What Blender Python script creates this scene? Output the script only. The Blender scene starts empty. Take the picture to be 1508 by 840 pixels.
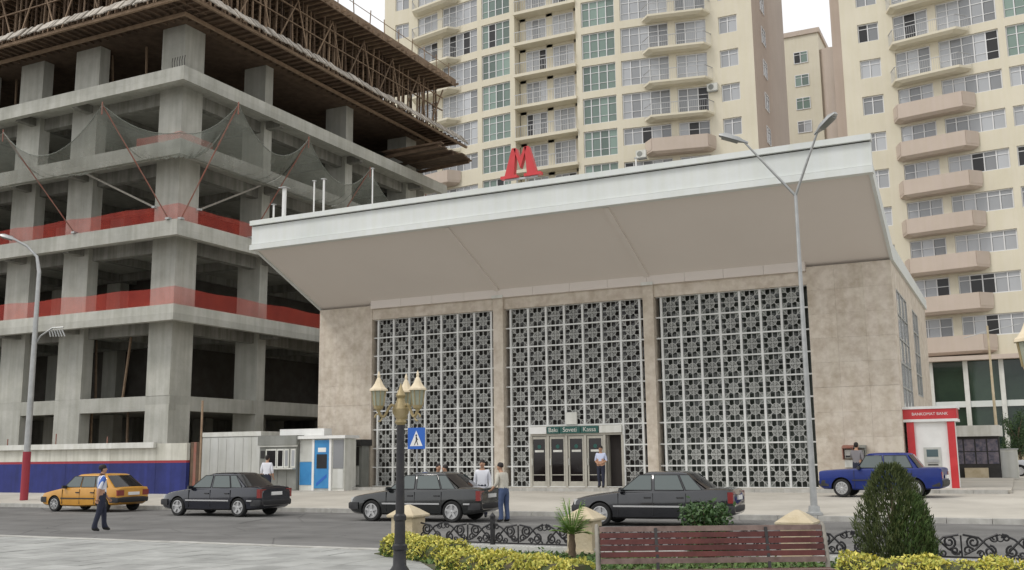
import bpy, bmesh, math, random
from mathutils import Vector, Matrix
R = math.radians
rnd = random.Random(7)
scn = bpy.context.scene
col = scn.collection

# ------------------------------------------------------------------ camera, sky, sun, exposure
# world: X along the station front (right), Y away from the viewer, Z up; road surface at z = 0
YAW, PITCH, ROLL, FPX = .458041, .166547, -.011413, 1492.26
cam_d = bpy.data.cameras.new('camera'); cam = bpy.data.objects.new('camera', cam_d); col.objects.link(cam)
cam_d.sensor_fit = 'HORIZONTAL'; cam_d.sensor_width = 36; cam_d.lens = FPX / 1508 * 36
cam_d.clip_start = .1; cam_d.clip_end = 3000
_fw = Vector((-math.sin(YAW) * math.cos(PITCH), math.cos(YAW) * math.cos(PITCH), math.sin(PITCH)))
_rt = Vector((math.cos(YAW), math.sin(YAW), 0)); _up = _rt.cross(_fw)
_r = _rt * math.cos(ROLL) + _up * math.sin(ROLL); _u = -_rt * math.sin(ROLL) + _up * math.cos(ROLL)
cam.matrix_world = Matrix(((_r.x, _u.x, -_fw.x, 0), (_r.y, _u.y, -_fw.y, 0), (_r.z, _u.z, -_fw.z, 1.9), (0, 0, 0, 1)))
scn.camera = cam
scn.view_settings.view_transform = 'Standard'; scn.view_settings.look = 'None'
scn.view_settings.gamma = 1; scn.view_settings.use_curve_mapping = False
scn.view_settings.exposure = .2
SUN_EL, SUN_AZ = R(52), R(218)          # azimuth clockwise from +Y: the sun stands behind the viewer's left shoulder
world = bpy.data.worlds.new('World'); scn.world = world; world.use_nodes = True
wn = world.node_tree; bg = wn.nodes['Background']
sky = wn.nodes.new('ShaderNodeTexSky'); sky.sky_type = 'NISHITA'; sky.sun_disc = False
sky.sun_elevation = SUN_EL; sky.sun_rotation = SUN_AZ; sky.air_density = 1.2; sky.dust_density = 2; sky.ozone_density = 1
hs = wn.nodes.new('ShaderNodeHueSaturation'); hs.inputs['Saturation'].default_value = .12; hs.inputs['Value'].default_value = 1.25
wn.links.new(sky.outputs[0], hs.inputs['Color']); 
mxw = wn.nodes.new('ShaderNodeMix'); mxw.data_type = 'RGBA'; mxw.inputs['Factor'].default_value = .8      # an even overcast veil over the clear sky
mxw.inputs['B'].default_value = (6.9, 6.95, 7.0, 1); wn.links.new(hs.outputs[0], mxw.inputs['A']); wn.links.new(mxw.outputs['Result'], bg.inputs[0]); bg.inputs[1].default_value = .14
sd = bpy.data.lights.new('sun', 'SUN'); sd.energy = 1.1; sd.angle = R(16); sd.color = (1, .96, .9)
sun = bpy.data.objects.new('sun', sd); col.objects.link(sun)
sdir = Vector((math.sin(SUN_AZ) * math.cos(SUN_EL), math.cos(SUN_AZ) * math.cos(SUN_EL), math.sin(SUN_EL)))
sun.rotation_euler = sdir.to_track_quat('Z', 'Y').to_euler(); sun.location = sdir * 60

# ------------------------------------------------------------------ materials
MATS = {}
def mat(name, c, rough=.8, c2=None, scale=3., bump=0., bscale=None, metal=0., coat=0., rand=0., island=None, streak=0., alpha=1., spec=None, contrast=(.35, .65)):
    if name in MATS: return MATS[name]
    m = bpy.data.materials.new(name); m.use_nodes = True; nt = m.node_tree; b = nt.nodes['Principled BSDF']; L = nt.links.new
    b.inputs['Roughness'].default_value = rough; b.inputs['Metallic'].default_value = metal
    b.inputs['Coat Weight'].default_value = coat; b.inputs['Coat Roughness'].default_value = .06
    if spec is not None: b.inputs['Specular IOR Level'].default_value = spec
    tc = nt.nodes.new('ShaderNodeTexCoord'); geo = nt.nodes.new('ShaderNodeNewGeometry')
    out = None
    if c2 is not None:
        n = nt.nodes.new('ShaderNodeTexNoise'); n.inputs['Scale'].default_value = scale; n.inputs['Detail'].default_value = 8; n.inputs['Roughness'].default_value = .62
        L(geo.outputs['Position'], n.inputs['Vector'])
        rp = nt.nodes.new('ShaderNodeValToRGB'); rp.color_ramp.elements[0].position = contrast[0]; rp.color_ramp.elements[1].position = contrast[1]
        rp.color_ramp.elements[0].color = (*c, 1); rp.color_ramp.elements[1].color = (*c2, 1)
        L(n.outputs['Fac'], rp.inputs[0]); out = rp.outputs[0]
    if streak:
        mp = nt.nodes.new('ShaderNodeMapping'); mp.inputs['Scale'].default_value = (2.3, 2.3, .16); L(geo.outputs['Position'], mp.inputs[0])
        n2 = nt.nodes.new('ShaderNodeTexNoise'); n2.inputs['Scale'].default_value = 1.6; n2.inputs['Detail'].default_value = 6; L(mp.outputs[0], n2.inputs['Vector'])
        r2 = nt.nodes.new('ShaderNodeValToRGB'); r2.color_ramp.elements[0].position = .38; r2.color_ramp.elements[1].position = .6
        k = 1 - streak; r2.color_ramp.elements[0].color = (k, k, k * .97, 1); r2.color_ramp.elements[1].color = (1, 1, 1, 1); L(n2.outputs['Fac'], r2.inputs[0])
        mx = nt.nodes.new('ShaderNodeMix'); mx.data_type = 'RGBA'; mx.blend_type = 'MULTIPLY'; mx.inputs['Factor'].default_value = 1
        if out: L(out, mx.inputs['A'])
        else: mx.inputs['A'].default_value = (*c, 1)
        L(r2.outputs[0], mx.inputs['B']); out = mx.outputs['Result']
    if rand or island:
        src = geo.outputs['Random Per Island'] if island else nt.nodes.new('ShaderNodeObjectInfo').outputs['Random']
        if island:
            r3 = nt.nodes.new('ShaderNodeValToRGB'); r3.color_ramp.elements[0].color = (*c, 1); r3.color_ramp.elements[1].color = (*island, 1)
            L(src, r3.inputs[0]); out = r3.outputs[0]
        else:
            mr = nt.nodes.new('ShaderNodeMapRange'); mr.inputs['To Min'].default_value = 1 - rand; mr.inputs['To Max'].default_value = 1 + rand; L(src, mr.inputs['Value'])
            h2 = nt.nodes.new('ShaderNodeHueSaturation'); L(mr.outputs[0], h2.inputs['Value'])
            if out: L(out, h2.inputs['Color'])
            else: h2.inputs['Color'].default_value = (*c, 1)
            out = h2.outputs[0]
    if out: L(out, b.inputs['Base Color'])
    else: b.inputs['Base Color'].default_value = (*c, 1)
    if bump:
        nb = nt.nodes.new('ShaderNodeTexNoise'); nb.inputs['Scale'].default_value = bscale or scale * 6; nb.inputs['Detail'].default_value = 5; L(geo.outputs['Position'], nb.inputs['Vector'])
        bp = nt.nodes.new('ShaderNodeBump'); bp.inputs['Strength'].default_value = bump; bp.inputs['Distance'].default_value = .03; L(nb.outputs['Fac'], bp.inputs['Height']); L(bp.outputs[0], b.inputs['Normal'])
    if alpha < 1: b.inputs['Alpha'].default_value = alpha
    MATS[name] = m; return m
m = mat
m('asphalt', (.135, .131, .125), .92, (.19, .185, .177), .55, .25, 60)
def worn_asphalt():
    mm = MATS['asphalt']; nt = mm.node_tree; b = nt.nodes['Principled BSDF']; src = b.inputs['Base Color'].links[0].from_socket; L = nt.links.new
    geo = nt.nodes.new('ShaderNodeNewGeometry')
    def layer(src, sc, nsc, p0, p1, k, vor=False):
        mp = nt.nodes.new('ShaderNodeMapping'); mp.inputs['Scale'].default_value = sc; L(geo.outputs['Position'], mp.inputs[0])
        if vor: n = nt.nodes.new('ShaderNodeTexVoronoi'); n.feature = 'DISTANCE_TO_EDGE'; n.inputs['Scale'].default_value = nsc; o = n.outputs['Distance']
        else: n = nt.nodes.new('ShaderNodeTexNoise'); n.inputs['Scale'].default_value = nsc; n.inputs['Detail'].default_value = 5; o = n.outputs['Fac']
        L(mp.outputs[0], n.inputs['Vector']); r = nt.nodes.new('ShaderNodeValToRGB'); r.color_ramp.elements[0].position = p0; r.color_ramp.elements[1].position = p1
        r.color_ramp.elements[0].color = (k, k, k, 1); r.color_ramp.elements[1].color = (1, 1, 1, 1); L(o, r.inputs[0])
        mx = nt.nodes.new('ShaderNodeMix'); mx.data_type = 'RGBA'; mx.blend_type = 'MULTIPLY'; mx.inputs['Factor'].default_value = 1; L(src, mx.inputs['A']); L(r.outputs[0], mx.inputs['B']); return mx.outputs['Result']
    s_ = layer(src, (.04, .55, 1), 1.3, .4, .6, .8)            # wheel tracks along the road
    s_ = layer(s_, (.5, .6, 1), .9, .3, .42, .72)              # oil and repair stains
    s_ = layer(s_, (1, 1.4, 1), .33, .0, .012, .55, True)      # cracks
    L(s_, b.inputs['Base Color'])
worn_asphalt()
m('pavement', (.4, .373, .325), .9, (.52, .488, .428), .45, .2, 30)
m('slab', (.27, .272, .258), .9, (.37, .372, .355), 1.4, .2, 40, rand=.13)
m('joint', (.2, .19, .175), .95, (.26, .25, .23), 5)
m('kerb', (.36, .35, .33), .85, (.5, .49, .46), 2.2, .2, 30, streak=.15)
m('kerb_white', (.5, .5, .47), .85, (.66, .65, .62), 2, .2, 30)
m('soil', (.09, .07, .045), 1, (.06, .09, .03), 4, .5, 20)
m('earth', (.24, .225, .2), 1, (.32, .3, .27), .2)
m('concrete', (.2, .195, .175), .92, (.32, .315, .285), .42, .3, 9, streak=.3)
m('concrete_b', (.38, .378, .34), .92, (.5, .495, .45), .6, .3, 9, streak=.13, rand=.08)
m('block', (.085, .075, .065), .95, (.12, .11, .095), 1.5)  # dark tone for the partitions added to darken the open floors
m('travertine', (.45, .38, .305), .75, (.63, .565, .485), 2.6, .25, 14, rand=.04, streak=.06, contrast=(.3, .62))
m('fascia', (.6, .625, .61), .55, (.68, .7, .685), .4, streak=.03)
m('soffit', (.68, .625, .575), .9, (.71, .655, .605), .15)
m('lattice_white', (.62, .63, .61), .5, (.72, .725, .71), 2, rand=.05)
m('lattice_grey', (.32, .325, .31), .55, (.42, .425, .405), 1.1, rand=.1)
m('lattice_back', (.15, .135, .13), .5, (.24, .235, .22), .35, rand=.25)
m('lattice_back_lit', (.19, .2, .18), .5, (.3, .325, .295), .3, rand=.2)  # paler greenish copy: light in the right bay is put into the colour
m('hall_glass_lit', (.05, .055, .048), .12, (.1, .115, .1), .35, spec=.5)  # paler greenish copy: the right bay's reflection is painted into the glass colour
m('hall_glass', (.05, .044, .044), .12, (.09, .09, .08), .35, spec=.5)
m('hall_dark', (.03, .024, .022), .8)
m('door_frame', (.38, .36, .31), .5, (.46, .44, .38), 3)
m('door_glass', (.012, .009, .009), .06)
m('sign_green', (.012, .085, .07), .4)
m('white', (.72, .72, .7), .5, (.8, .8, .78), 2)
m('off_white', (.6, .6, .56), .6, (.7, .7, .66), 1.5, streak=.12)
m('red_sign', (.5, .025, .03), .35, (.58, .04, .045), 2)
m('net_red', (.62, .075, .045), .8, (.46, .05, .035), 1.2, alpha=.42)
m('net_grey', (.2, .215, .185), .9, (.26, .275, .24), 1, alpha=.56)
m('pole_red', (.27, .09, .06), .7, (.22, .13, .1), 3)
m('timber', (.19, .13, .085), .9, (.28, .2, .135), 3, .2, rand=.3)
m('timber_dark', (.085, .055, .036), .9, (.15, .1, .065), 2, rand=.3)
m('timber_grey', (.33, .295, .25), .9, (.46, .42, .37), 2, rand=.25)
m('cream', (.62, .57, .455), .85, (.68, .63, .51), .2, streak=.025)
m('pink', (.49, .41, .35), .85, (.54, .455, .39), .3, streak=.03)
m('frame_white', (.68, .68, .68), .5)
m('pane', (.34, .35, .365), .07, rand=.42)
m('pane_green', (.17, .23, .2), .07, rand=.4)
m('pane_dark', (.012, .011, .012), .3)
m('shop_glass', (.014, .028, .022), .04, (.03, .055, .035), .3)
m('rail', (.42, .42, .42), .4, metal=.4)
m('wall_white', (.55, .54, .48), .85, (.66, .65, .58), .8, streak=.2)
m('wall_blue', (.012, .02, .14), .7, (.02, .03, .19), 1.2, .15, streak=.25)
m('wall_red', (.3, .03, .045), .7)
m('panel_grey', (.5, .505, .48), .5, (.58, .585, .56), .8, streak=.12, rand=.04)
m('panel_mid', (.2, .205, .19), .55, (.26, .265, .245), 1.2, streak=.12)
m('kiosk_blue', (.03, .2, .46), .45, (.045, .25, .52), 2)
m('dark', (.02, .019, .019), .6, (.035, .033, .032), 3)
m('iron', (.022, .022, .026), .45, (.035, .033, .034), 12, metal=.3)
m('galv', (.35, .36, .355), .45, (.44, .445, .44), 3, metal=.5)
m('lamp_gold', (.3, .235, .11), .5, (.4, .32, .18), 8, metal=.3)
m('lamp_roof', (.6, .5, .34), .5, (.7, .6, .44), 8, metal=.15)
m('lamp_glass', (.34, .36, .28), .12, alpha=.82)
m('stone_pillar', (.46, .38, .25), .85, (.58, .5, .36), 2.5, .3, 25)
m('bench_wood', (.075, .018, .016), .4, (.13, .035, .03), 5, rand=.18, coat=.15)
m('bench_worn', (.15, .1, .085), .6, (.26, .19, .165), 6, rand=.1)
m('bench_iron', (.19, .175, .15), .6, (.27, .25, .21), 6)
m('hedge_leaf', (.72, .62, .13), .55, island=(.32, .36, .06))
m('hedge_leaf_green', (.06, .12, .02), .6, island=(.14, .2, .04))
m('grass_leaf', (.05, .11, .025), .7, island=(.13, .19, .05))
m('conifer_leaf', (.03, .05, .014), .7, island=(.1, .12, .035))
m('conifer_leaf_fresh', (.04, .085, .018), .7, island=(.09, .14, .035))
m('palm_leaf', (.12, .25, .035), .5, island=(.24, .38, .08))
m('shrub_leaf', (.022, .06, .014), .55, island=(.06, .12, .028))
m('tree_leaf', (.015, .04, .01), .6, island=(.04, .08, .018))
m('bark', (.1, .07, .045), .95, (.16, .115, .075), 8, .4)
m('paint_navy', (.006, .008, .017), .14, (.01, .012, .021), 3, metal=.15, coat=1.)
m('paint_charcoal', (.009, .011, .012), .14, (.014, .016, .016), 3, metal=.15, coat=1.)
m('paint_slate', (.011, .012, .016), .14, (.017, .018, .022), 3, metal=.15, coat=1.)
m('paint_yellow', (.5, .235, .025), .4, (.57, .285, .04), 2, coat=.4)
m('paint_blue', (.006, .018, .13), .38, (.008, .024, .17), 2, coat=.15, spec=.3)
m('paint_silver', (.42, .43, .45), .35, metal=.4, coat=.5)
m('car_glass', (.075, .095, .092), .04, spec=.8)
m('car_glass_dark', (.018, .017, .018), .06, spec=.5)
m('tyre', (.018, .018, .018), .9)
m('rim', (.5, .5, .5), .35, metal=.6)
m('chrome', (.5, .5, .5), .2, metal=.8)
m('lamp_red', (.2, .015, .014), .2, coat=.5)
m('lamp_clear', (.6, .6, .58), .12, coat=.5)
m('plastic', (.025, .025, .027), .6)
m('skin', (.42, .235, .15), .6)
m('hair', (.015, .011, .01), .7)
m('shirt_white', (.68, .69, .74), .85)
m('shirt_blue', (.5, .55, .72), .85)
m('shirt_beige', (.46, .43, .36), .9, (.56, .53, .46), 14)
m('shirt_grey', (.2, .19, .2), .9)
m('trousers_navy', (.022, .025, .045), .9)
m('trousers_jeans', (.05, .075, .15), .9, (.07, .1, .19), 10)
m('shoe', (.012, .011, .011), .5)
m('sign_blue', (.02, .12, .48), .4)
m('screen', (.08, .12, .13), .2)
m('poster', (.05, .055, .09), .6, (.2, .17, .2), 4)

# ------------------------------------------------------------------ helpers
class MB:
    def __init__(s): s.v = []; s.f = []; s.m = []; s.mi = 0
    def mi_(s, i): s.mi = i; return s
    def add(s, vs, fs):
        b = len(s.v); s.v += [tuple(p) for p in vs]
        for f in fs: s.f.append([b + i for i in f]); s.m.append(s.mi)
        return s
    def box(s, x0, x1, y0, y1, z0, z1):
        return s.add([(x, y, z) for z in (z0, z1) for x, y in ((x0, y0), (x1, y0), (x1, y1), (x0, y1))],
                     [(3, 2, 1, 0), (4, 5, 6, 7), (0, 1, 5, 4), (1, 2, 6, 5), (2, 3, 7, 6), (3, 0, 4, 7)])
    def quad(s, *p): return s.add(p, [tuple(range(len(p)))])
    def prism(s, poly, axis, a, b):
        # poly is given in the two remaining axes, in axis order
        def pt(q, t):
            q = list(q); q.insert('xyz'.index(axis), t); return tuple(q)
        n = len(poly); vs = [pt(q, a) for q in poly] + [pt(q, b) for q in poly]
        return s.add(vs, [tuple(range(n))[::-1], tuple(range(n, 2 * n))] + [(i, (i + 1) % n, n + (i + 1) % n, n + i) for i in range(n)])
    def bar(s, p, q, w, h=None, up=(0, 0, 1)):
        h = h or w; p = Vector(p); q = Vector(q); d = (q - p).normalized(); u = Vector(up)
        if abs(d.dot(u)) > .97: u = Vector((1, 0, 0))
        a = d.cross(u).normalized(); b = a.cross(d)
        vs = []
        for c in (p, q): vs += [c + a * w * i / 2 + b * h * j / 2 for i, j in ((-1, -1), (1, -1), (1, 1), (-1, 1))]
        return s.add(vs, [(3, 2, 1, 0), (4, 5, 6, 7), (0, 1, 5, 4), (1, 2, 6, 5), (2, 3, 7, 6), (3, 0, 4, 7)])
    def tube(s, pts, r, n=8, cap=True):
        pts = [Vector(p) for p in pts]; rs = r if isinstance(r, (list, tuple)) else [r] * len(pts); vs = []; fs = []
        a = None
        for i, p in enumerate(pts):
            d = (pts[min(i + 1, len(pts) - 1)] - pts[max(i - 1, 0)]).normalized()
            if a is None:
                u = Vector((0, 0, 1)) if abs(d.z) < .9 else Vector((1, 0, 0)); a = d.cross(u).normalized()
            else: a = (a - d * a.dot(d)).normalized()
            b = d.cross(a)
            vs += [p + (a * math.cos(6.28318 * k / n) + b * math.sin(6.28318 * k / n)) * rs[i] for k in range(n)]
        for i in range(len(pts) - 1):
            for k in range(n): fs.append((i * n + k, i * n + (k + 1) % n, (i + 1) * n + (k + 1) % n, (i + 1) * n + k))
        if cap: fs += [tuple(range(n))[::-1], tuple((len(pts) - 1) * n + k for k in range(n))]
        return s.add(vs, fs)
    def lathe(s, prof, n=16, c=(0, 0, 0), axis='z'):
        vs = []; fs = []
        for rr, t in prof:
            for k in range(n):
                a = 6.28318 * k / n; x, y = rr * math.cos(a), rr * math.sin(a)
                p = (x, y, t) if axis == 'z' else ((x, t, y) if axis == 'y' else (t, x, y))
                vs.append((p[0] + c[0], p[1] + c[1], p[2] + c[2]))
        for i in range(len(prof) - 1):
            for k in range(n): fs.append((i * n + k, i * n + (k + 1) % n, (i + 1) * n + (k + 1) % n, (i + 1) * n + k))
        fs += [tuple(range(n))[::-1], tuple((len(prof) - 1) * n + k for k in range(n))]
        return s.add(vs, fs)
    def loft(s, secs, close=True, caps=True):
        n = len(secs[0]); vs = [p for q in secs for p in q]; fs = []
        for i in range(len(secs) - 1):
            for k in range(n if close else n - 1): fs.append((i * n + k, i * n + (k + 1) % n, (i + 1) * n + (k + 1) % n, (i + 1) * n + k))
        if caps: fs += [tuple(range(n))[::-1], tuple((len(secs) - 1) * n + k for k in range(n))]
        return s.add(vs, fs)
    def mesh(s, name, mats, smooth=None, fix=True):
        me = bpy.data.meshes.new(name); me.from_pydata(s.v, [], s.f)
        for t in (mats if isinstance(mats, (list, tuple)) else [mats]): me.materials.append(MATS[t])
        if any(s.m): me.polygons.foreach_set('material_index', s.m)
        finish(me, smooth, fix); return me
    def build(s, name, mats, parent=None, smooth=None, loc=None, fix=True):
        return link(name, s.mesh(name, mats, smooth, fix), parent, loc)
def finish(me, smooth, fix=True):
    if smooth is None and not fix: return
    bm = bmesh.new(); bm.from_mesh(me)
    if fix: bmesh.ops.recalc_face_normals(bm, faces=bm.faces)
    if smooth is not None:
        for f in bm.faces: f.smooth = True
        for e in bm.edges:
            if len(e.link_faces) == 2 and e.calc_face_angle(0) > R(smooth): e.smooth = False
    bm.to_mesh(me); bm.free()
def link(name, data, parent=None, loc=None, rz=None):
    o = bpy.data.objects.new(name, data); col.objects.link(o)
    if parent: o.parent = parent
    if loc is not None: o.location = loc
    if rz is not None: o.rotation_euler = (0, 0, rz)
    return o
def tag(o, label, cat, group=None):
    o['label'] = label; o['category'] = cat
    if group: o['group'] = group
    return o
def thing(name, label, cat, loc=(0, 0, 0), rz=0., group=None):
    o = link(name, None, None, loc, rz); o.empty_display_size = .3; return tag(o, label, cat, group)
def struct(name, mb, mt, **k):
    o = mb.build(name, mt, **k); o['kind'] = 'structure'; return o
def copy_tree(o, parent=None):
    c = o.copy(); col.objects.link(c); c.parent = parent
    for ch in o.children: copy_tree(ch, c)
    return c
def text_mesh(txt, size, mt, name, parent, loc, rx=R(90), rz=0., depth=.004, align='CENTER'):
    cu = bpy.data.curves.new('t', 'FONT'); cu.body = txt; cu.size = size; cu.extrude = depth; cu.align_x = align; cu.align_y = 'CENTER'
    o = bpy.data.objects.new('t', cu); col.objects.link(o)
    dg = bpy.context.evaluated_depsgraph_get(); me = bpy.data.meshes.new_from_object(o.evaluated_get(dg)); bpy.data.objects.remove(o)
    me.materials.clear(); me.materials.append(MATS[mt])
    t = link(name, me, parent, loc); t.rotation_euler = (rx, 0, rz); return t
def leaves(n, pick, size, seed=1, flat=0.):
    r = random.Random(seed); mb = MB()
    for _ in range(n):
        p = Vector(pick(r)); d = Vector((r.gauss(0, 1), r.gauss(0, 1), r.gauss(0, 1) * (1 - flat) + .3)).normalized()
        a = d.orthogonal().normalized(); a.rotate(Matrix.Rotation(r.uniform(0, 6.28), 3, d)); b = d.cross(a); k = size * r.uniform(.6, 1.3)
        mb.quad(p - a * k, p - b * k * .45, p + a * k, p + b * k * .45)
    return mb

# ------------------------------------------------------------------ the ground, road and pavements
YK0, YK1 = 17.3, 29.6            # near and far edge of the road
PZ = .12
struct('ground', MB().box(-900, 900, -300, 1500, -.6, -.03), 'earth')
struct('road', MB().box(-140, 120, YK0 - .3, YK1 + .3, -.2, 0), 'asphalt')
def wz(y): return .14 if y < YK1 + .3 else (.14 + .26 * (y - YK1 - .3) / (36 - YK1 - .3) if y < 36 else .4)
pv = MB(); ys = [YK1 + .3, 36, 82]
pv.prism([(YK1 + .3, -.2), (YK1 + .3, .14), (36, .4), (140, .4), (140, -.2)], 'x', -140, 120)
far_pave = struct('far_pavement', pv, 'pavement')
for i in range(56):
    x0 = -58 + i * 1.1
    MB().box(x0, x0 + 1.088, YK1, YK1 + .297, -.1, .135 + rnd.uniform(0, .008)).build('kerb_stone', 'kerb', far_pave)
near = struct('near_pavement', MB().box(-140, 120, -60, YK0 - .32, -.2, .095), 'joint')
sl = MB().box(-.296, .296, -.296, .296, 0, .022).mesh('paving_slab', 'slab')
sl_n = 0
for i in range(30):
    for j in range(10):
        o = link('paving_slab', sl, near, (-25.7 + .6 * i, 16.6 - .6 * j, .096 + rnd.uniform(0, .005))); o.rotation_euler = (rnd.gauss(0, .004), rnd.gauss(0, .004), rnd.gauss(0, .006))
rest = MB()
for i in range(-4, 44):
    for j in range(-2, 22):
        if 0 <= i < 30 and 0 <= j < 10 or (j < 0 and j > -1): continue
        if j < 0: continue
        x = -25.7 + .6 * i; y = 16.6 - .6 * j; rest.box(x - .296, x + .296, y - .296, y + .296, .096, .118)
rs = rest.build('paving_slabs', 'slab', near); rs['kind'] = 'stuff'
for i in range(52):
    x0 = -48 + i * 1.0
    MB().box(x0, x0 + .988, YK0 - .32, YK0 - .02, -.1, .118 + rnd.uniform(0, .008)).build('kerb_stone', 'kerb', near)
# raised step the station stands on
pod = struct('station_step', MB().box(-33.2, -.4, 39.7, 57, .2, .52), 'pavement')
for i in range(30):
    x0 = -33.2 + i * 1.09
    MB().box(x0, x0 + 1.08, 39.4, 39.695, .2, .528).build('kerb_stone', 'kerb', pod)

# ------------------------------------------------------------------ metro station
ST = thing('metro_station', 'low stone metro station with upturned white canopy and three bays of star lattice', 'metro station', (-17.4, 41, .52))
def P(mb, name, mt, parent=ST, **k):       # part given in world coordinates
    o = mb.build(name, mt, parent, **k); o.matrix_parent_inverse = parent.matrix_basis.inverted() if parent else Matrix(); return o
def PL(name, me, parent, loc, rz=0.):      # shared-mesh part placed in world coordinates
    o = link(name, me, parent); o.location = Vector(loc) - parent.location; o.rotation_euler = (0, 0, rz); return o
YF, XL, XR, ZB, ZT = 41., -31., -3.9, .52, 8.5
BAYS = [(-27.85, -21.15), (-20.65, -13.95), (-13.48, -7.1)]
bpy.context.view_layer.update()
# core walls (behind the cladding)
P(MB().box(XL + .06, BAYS[0][0] - .004, YF + .06, 57, ZB, 9.2), 'wall', 'travertine')
P(MB().box(BAYS[2][1] + .004, XR - .06, YF + .06, 57, ZB, 9.2), 'wall', 'travertine')
# stone cladding slabs with fine joints
def cladding(x0, x1, z0, z1, nx, nz, front=True):
    w = (x1 - x0) / nx; h = (z1 - z0) / nz
    for j in range(nz):
        for i in range(nx):
            d = rnd.uniform(0, .004)
            P(MB().box(x0 + i * w + .002, x0 + (i + 1) * w - .002, YF - d, YF + .055, z0 + j * h + (.006 if j == 4 else .002), z0 + (j + 1) * h - .002), 'cladding_slab', 'travertine')
cladding(XL, BAYS[0][0], ZB, 9.2, 3, 9)
cladding(BAYS[2][1], XR, ZB, 9.2, 3, 9)
h = (9.2 - ZB) / 9; w = 16. / 12
for j in range(9):
    for i in range(12):
        if (i in (1, 2, 3) and 2 <= j <= 7) or (i in (6, 7) and 4 <= j <= 7): continue
        P(MB().box(XR - .055, XR - rnd.uniform(0, .004), YF + i * w + .004, YF + (i + 1) * w - .002, ZB + j * h + .002, ZB + (j + 1) * h - .002), 'cladding_slab', 'travertine')
for i0, i1, j0 in ((1, 4, 2), (6, 8, 4)):
    wd = P(MB().box(XR - .05, XR - .03, YF + i0 * w, YF + i1 * w, ZB + j0 * h, ZB + 8 * h), 'side_window', 'pane')
    g = MB()
    for k in range((i1 - i0) + 1): g.box(XR - .03, XR + .01, YF + (i0 + k) * w - .04, YF + (i0 + k) * w + .04, ZB + j0 * h, ZB + 8 * h)
    for k in range(j0, 9): g.box(XR - .03, XR + .006, YF + i0 * w, YF + i1 * w, ZB + k * h - .03, ZB + k * h + .03)
    P(g, 'window_frame', 'lattice_grey', ST)
# lintel, architrave band and pillars
for k, (a, b) in enumerate(BAYS):
    x0 = a - (.0 if k else 0); P(MB().box(a, b, YF + .02, YF + .5, ZT, 9.02), 'lintel', 'travertine')
xs = [BAYS[0][0], (BAYS[0][1] + BAYS[1][0]) / 2, (BAYS[1][1] + BAYS[2][0]) / 2, BAYS[2][1]]
for k in range(3):
    n = 4
    for q in range(n):
        w0 = (xs[k + 1] - xs[k]) / n
        P(MB().box(xs[k] + q * w0 + .006, xs[k] + (q + 1) * w0 - .006, YF - .16, YF + .5, 9.024, 9.55), 'cornice_block', 'soffit')
for a, b in ((BAYS[0][1], BAYS[1][0]), (BAYS[1][1], BAYS[2][0])):
    P(MB().box(a + .003, b - .003, YF - .1, YF + .45, ZB, 9.022), 'pillar', 'travertine')
    P(MB().box(a - .03, b + .03, YF - .2, YF - .165, 9.0, 9.14), 'pillar_cap', 'off_white')
# hall behind the lattice
for k, (a, b) in enumerate(BAYS): P(MB().box(a + .01, b - .01, YF + .62, YF + .66, ZB, 9.0), 'hall_glazing', 'hall_glass_lit' if k == 2 else 'hall_glass')  # right bay: reflection and inner light painted into the glazing colour
P(MB().box(-21.14, -20.66, YF + .46, YF + .7, ZB, 9.0), 'inner_pier', 'travertine'); P(MB().box(-13.94, -13.49, YF + .46, YF + .7, ZB, 9.0), 'inner_pier', 'travertine')
# canopy: a thin plate tilted up towards the road
P(MB().prism([(36.1, 11.45), (36.1, 12.0), (41.2, 9.9), (41.2, 9.25)], 'x', XL + .02, XR - .02), 'canopy_plate', ['soffit'])
P(MB().prism([(36.0, 11.42), (36.0, 12.0), (41.3, 9.85), (57, 9.7), (57, 9.2), (41.1, 9.2)], 'x', XR - .019, XR + .1), 'canopy_edge', 'fascia')
P(MB().prism([(36.0, 11.42), (36.0, 12.0), (41.3, 9.85), (57, 9.7), (57, 9.2), (41.1, 9.2)], 'x', XL - .1, XL + .019), 'canopy_edge', 'fascia')
P(MB().box(XL - .13, XR + .13, 35.9, 36.098, 11.66, 12.5), 'fascia_board', 'fascia')
P(MB().box(XL - .16, XR + .16, 35.76, 36.12, 12.54, 12.76), 'fascia_top_lip', 'fascia')
P(MB().box(XL - .15, XR + .15, 35.78, 36.11, 11.38, 11.62), 'fascia_bottom_lip', 'fascia')
P(MB().box(XL - .1, XR + .1, 35.93, 36.08, 11.62, 11.66), 'fascia_shadow_gap', 'dark'); P(MB().box(XL - .1, XR + .1, 35.92, 36.08, 12.5, 12.54), 'fascia_shadow_gap', 'dark')
P(MB().box(XL, XR, 41.3, 57, 9.25, 9.68), 'roof', 'off_white')
for x in (xs[1], xs[2]):
    P(MB().prism([(36.15, 11.36), (36.15, 11.45), (41.0, 9.36), (41.0, 9.27)], 'x', x - .11, x + .11), 'canopy_rib', 'soffit')
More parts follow.
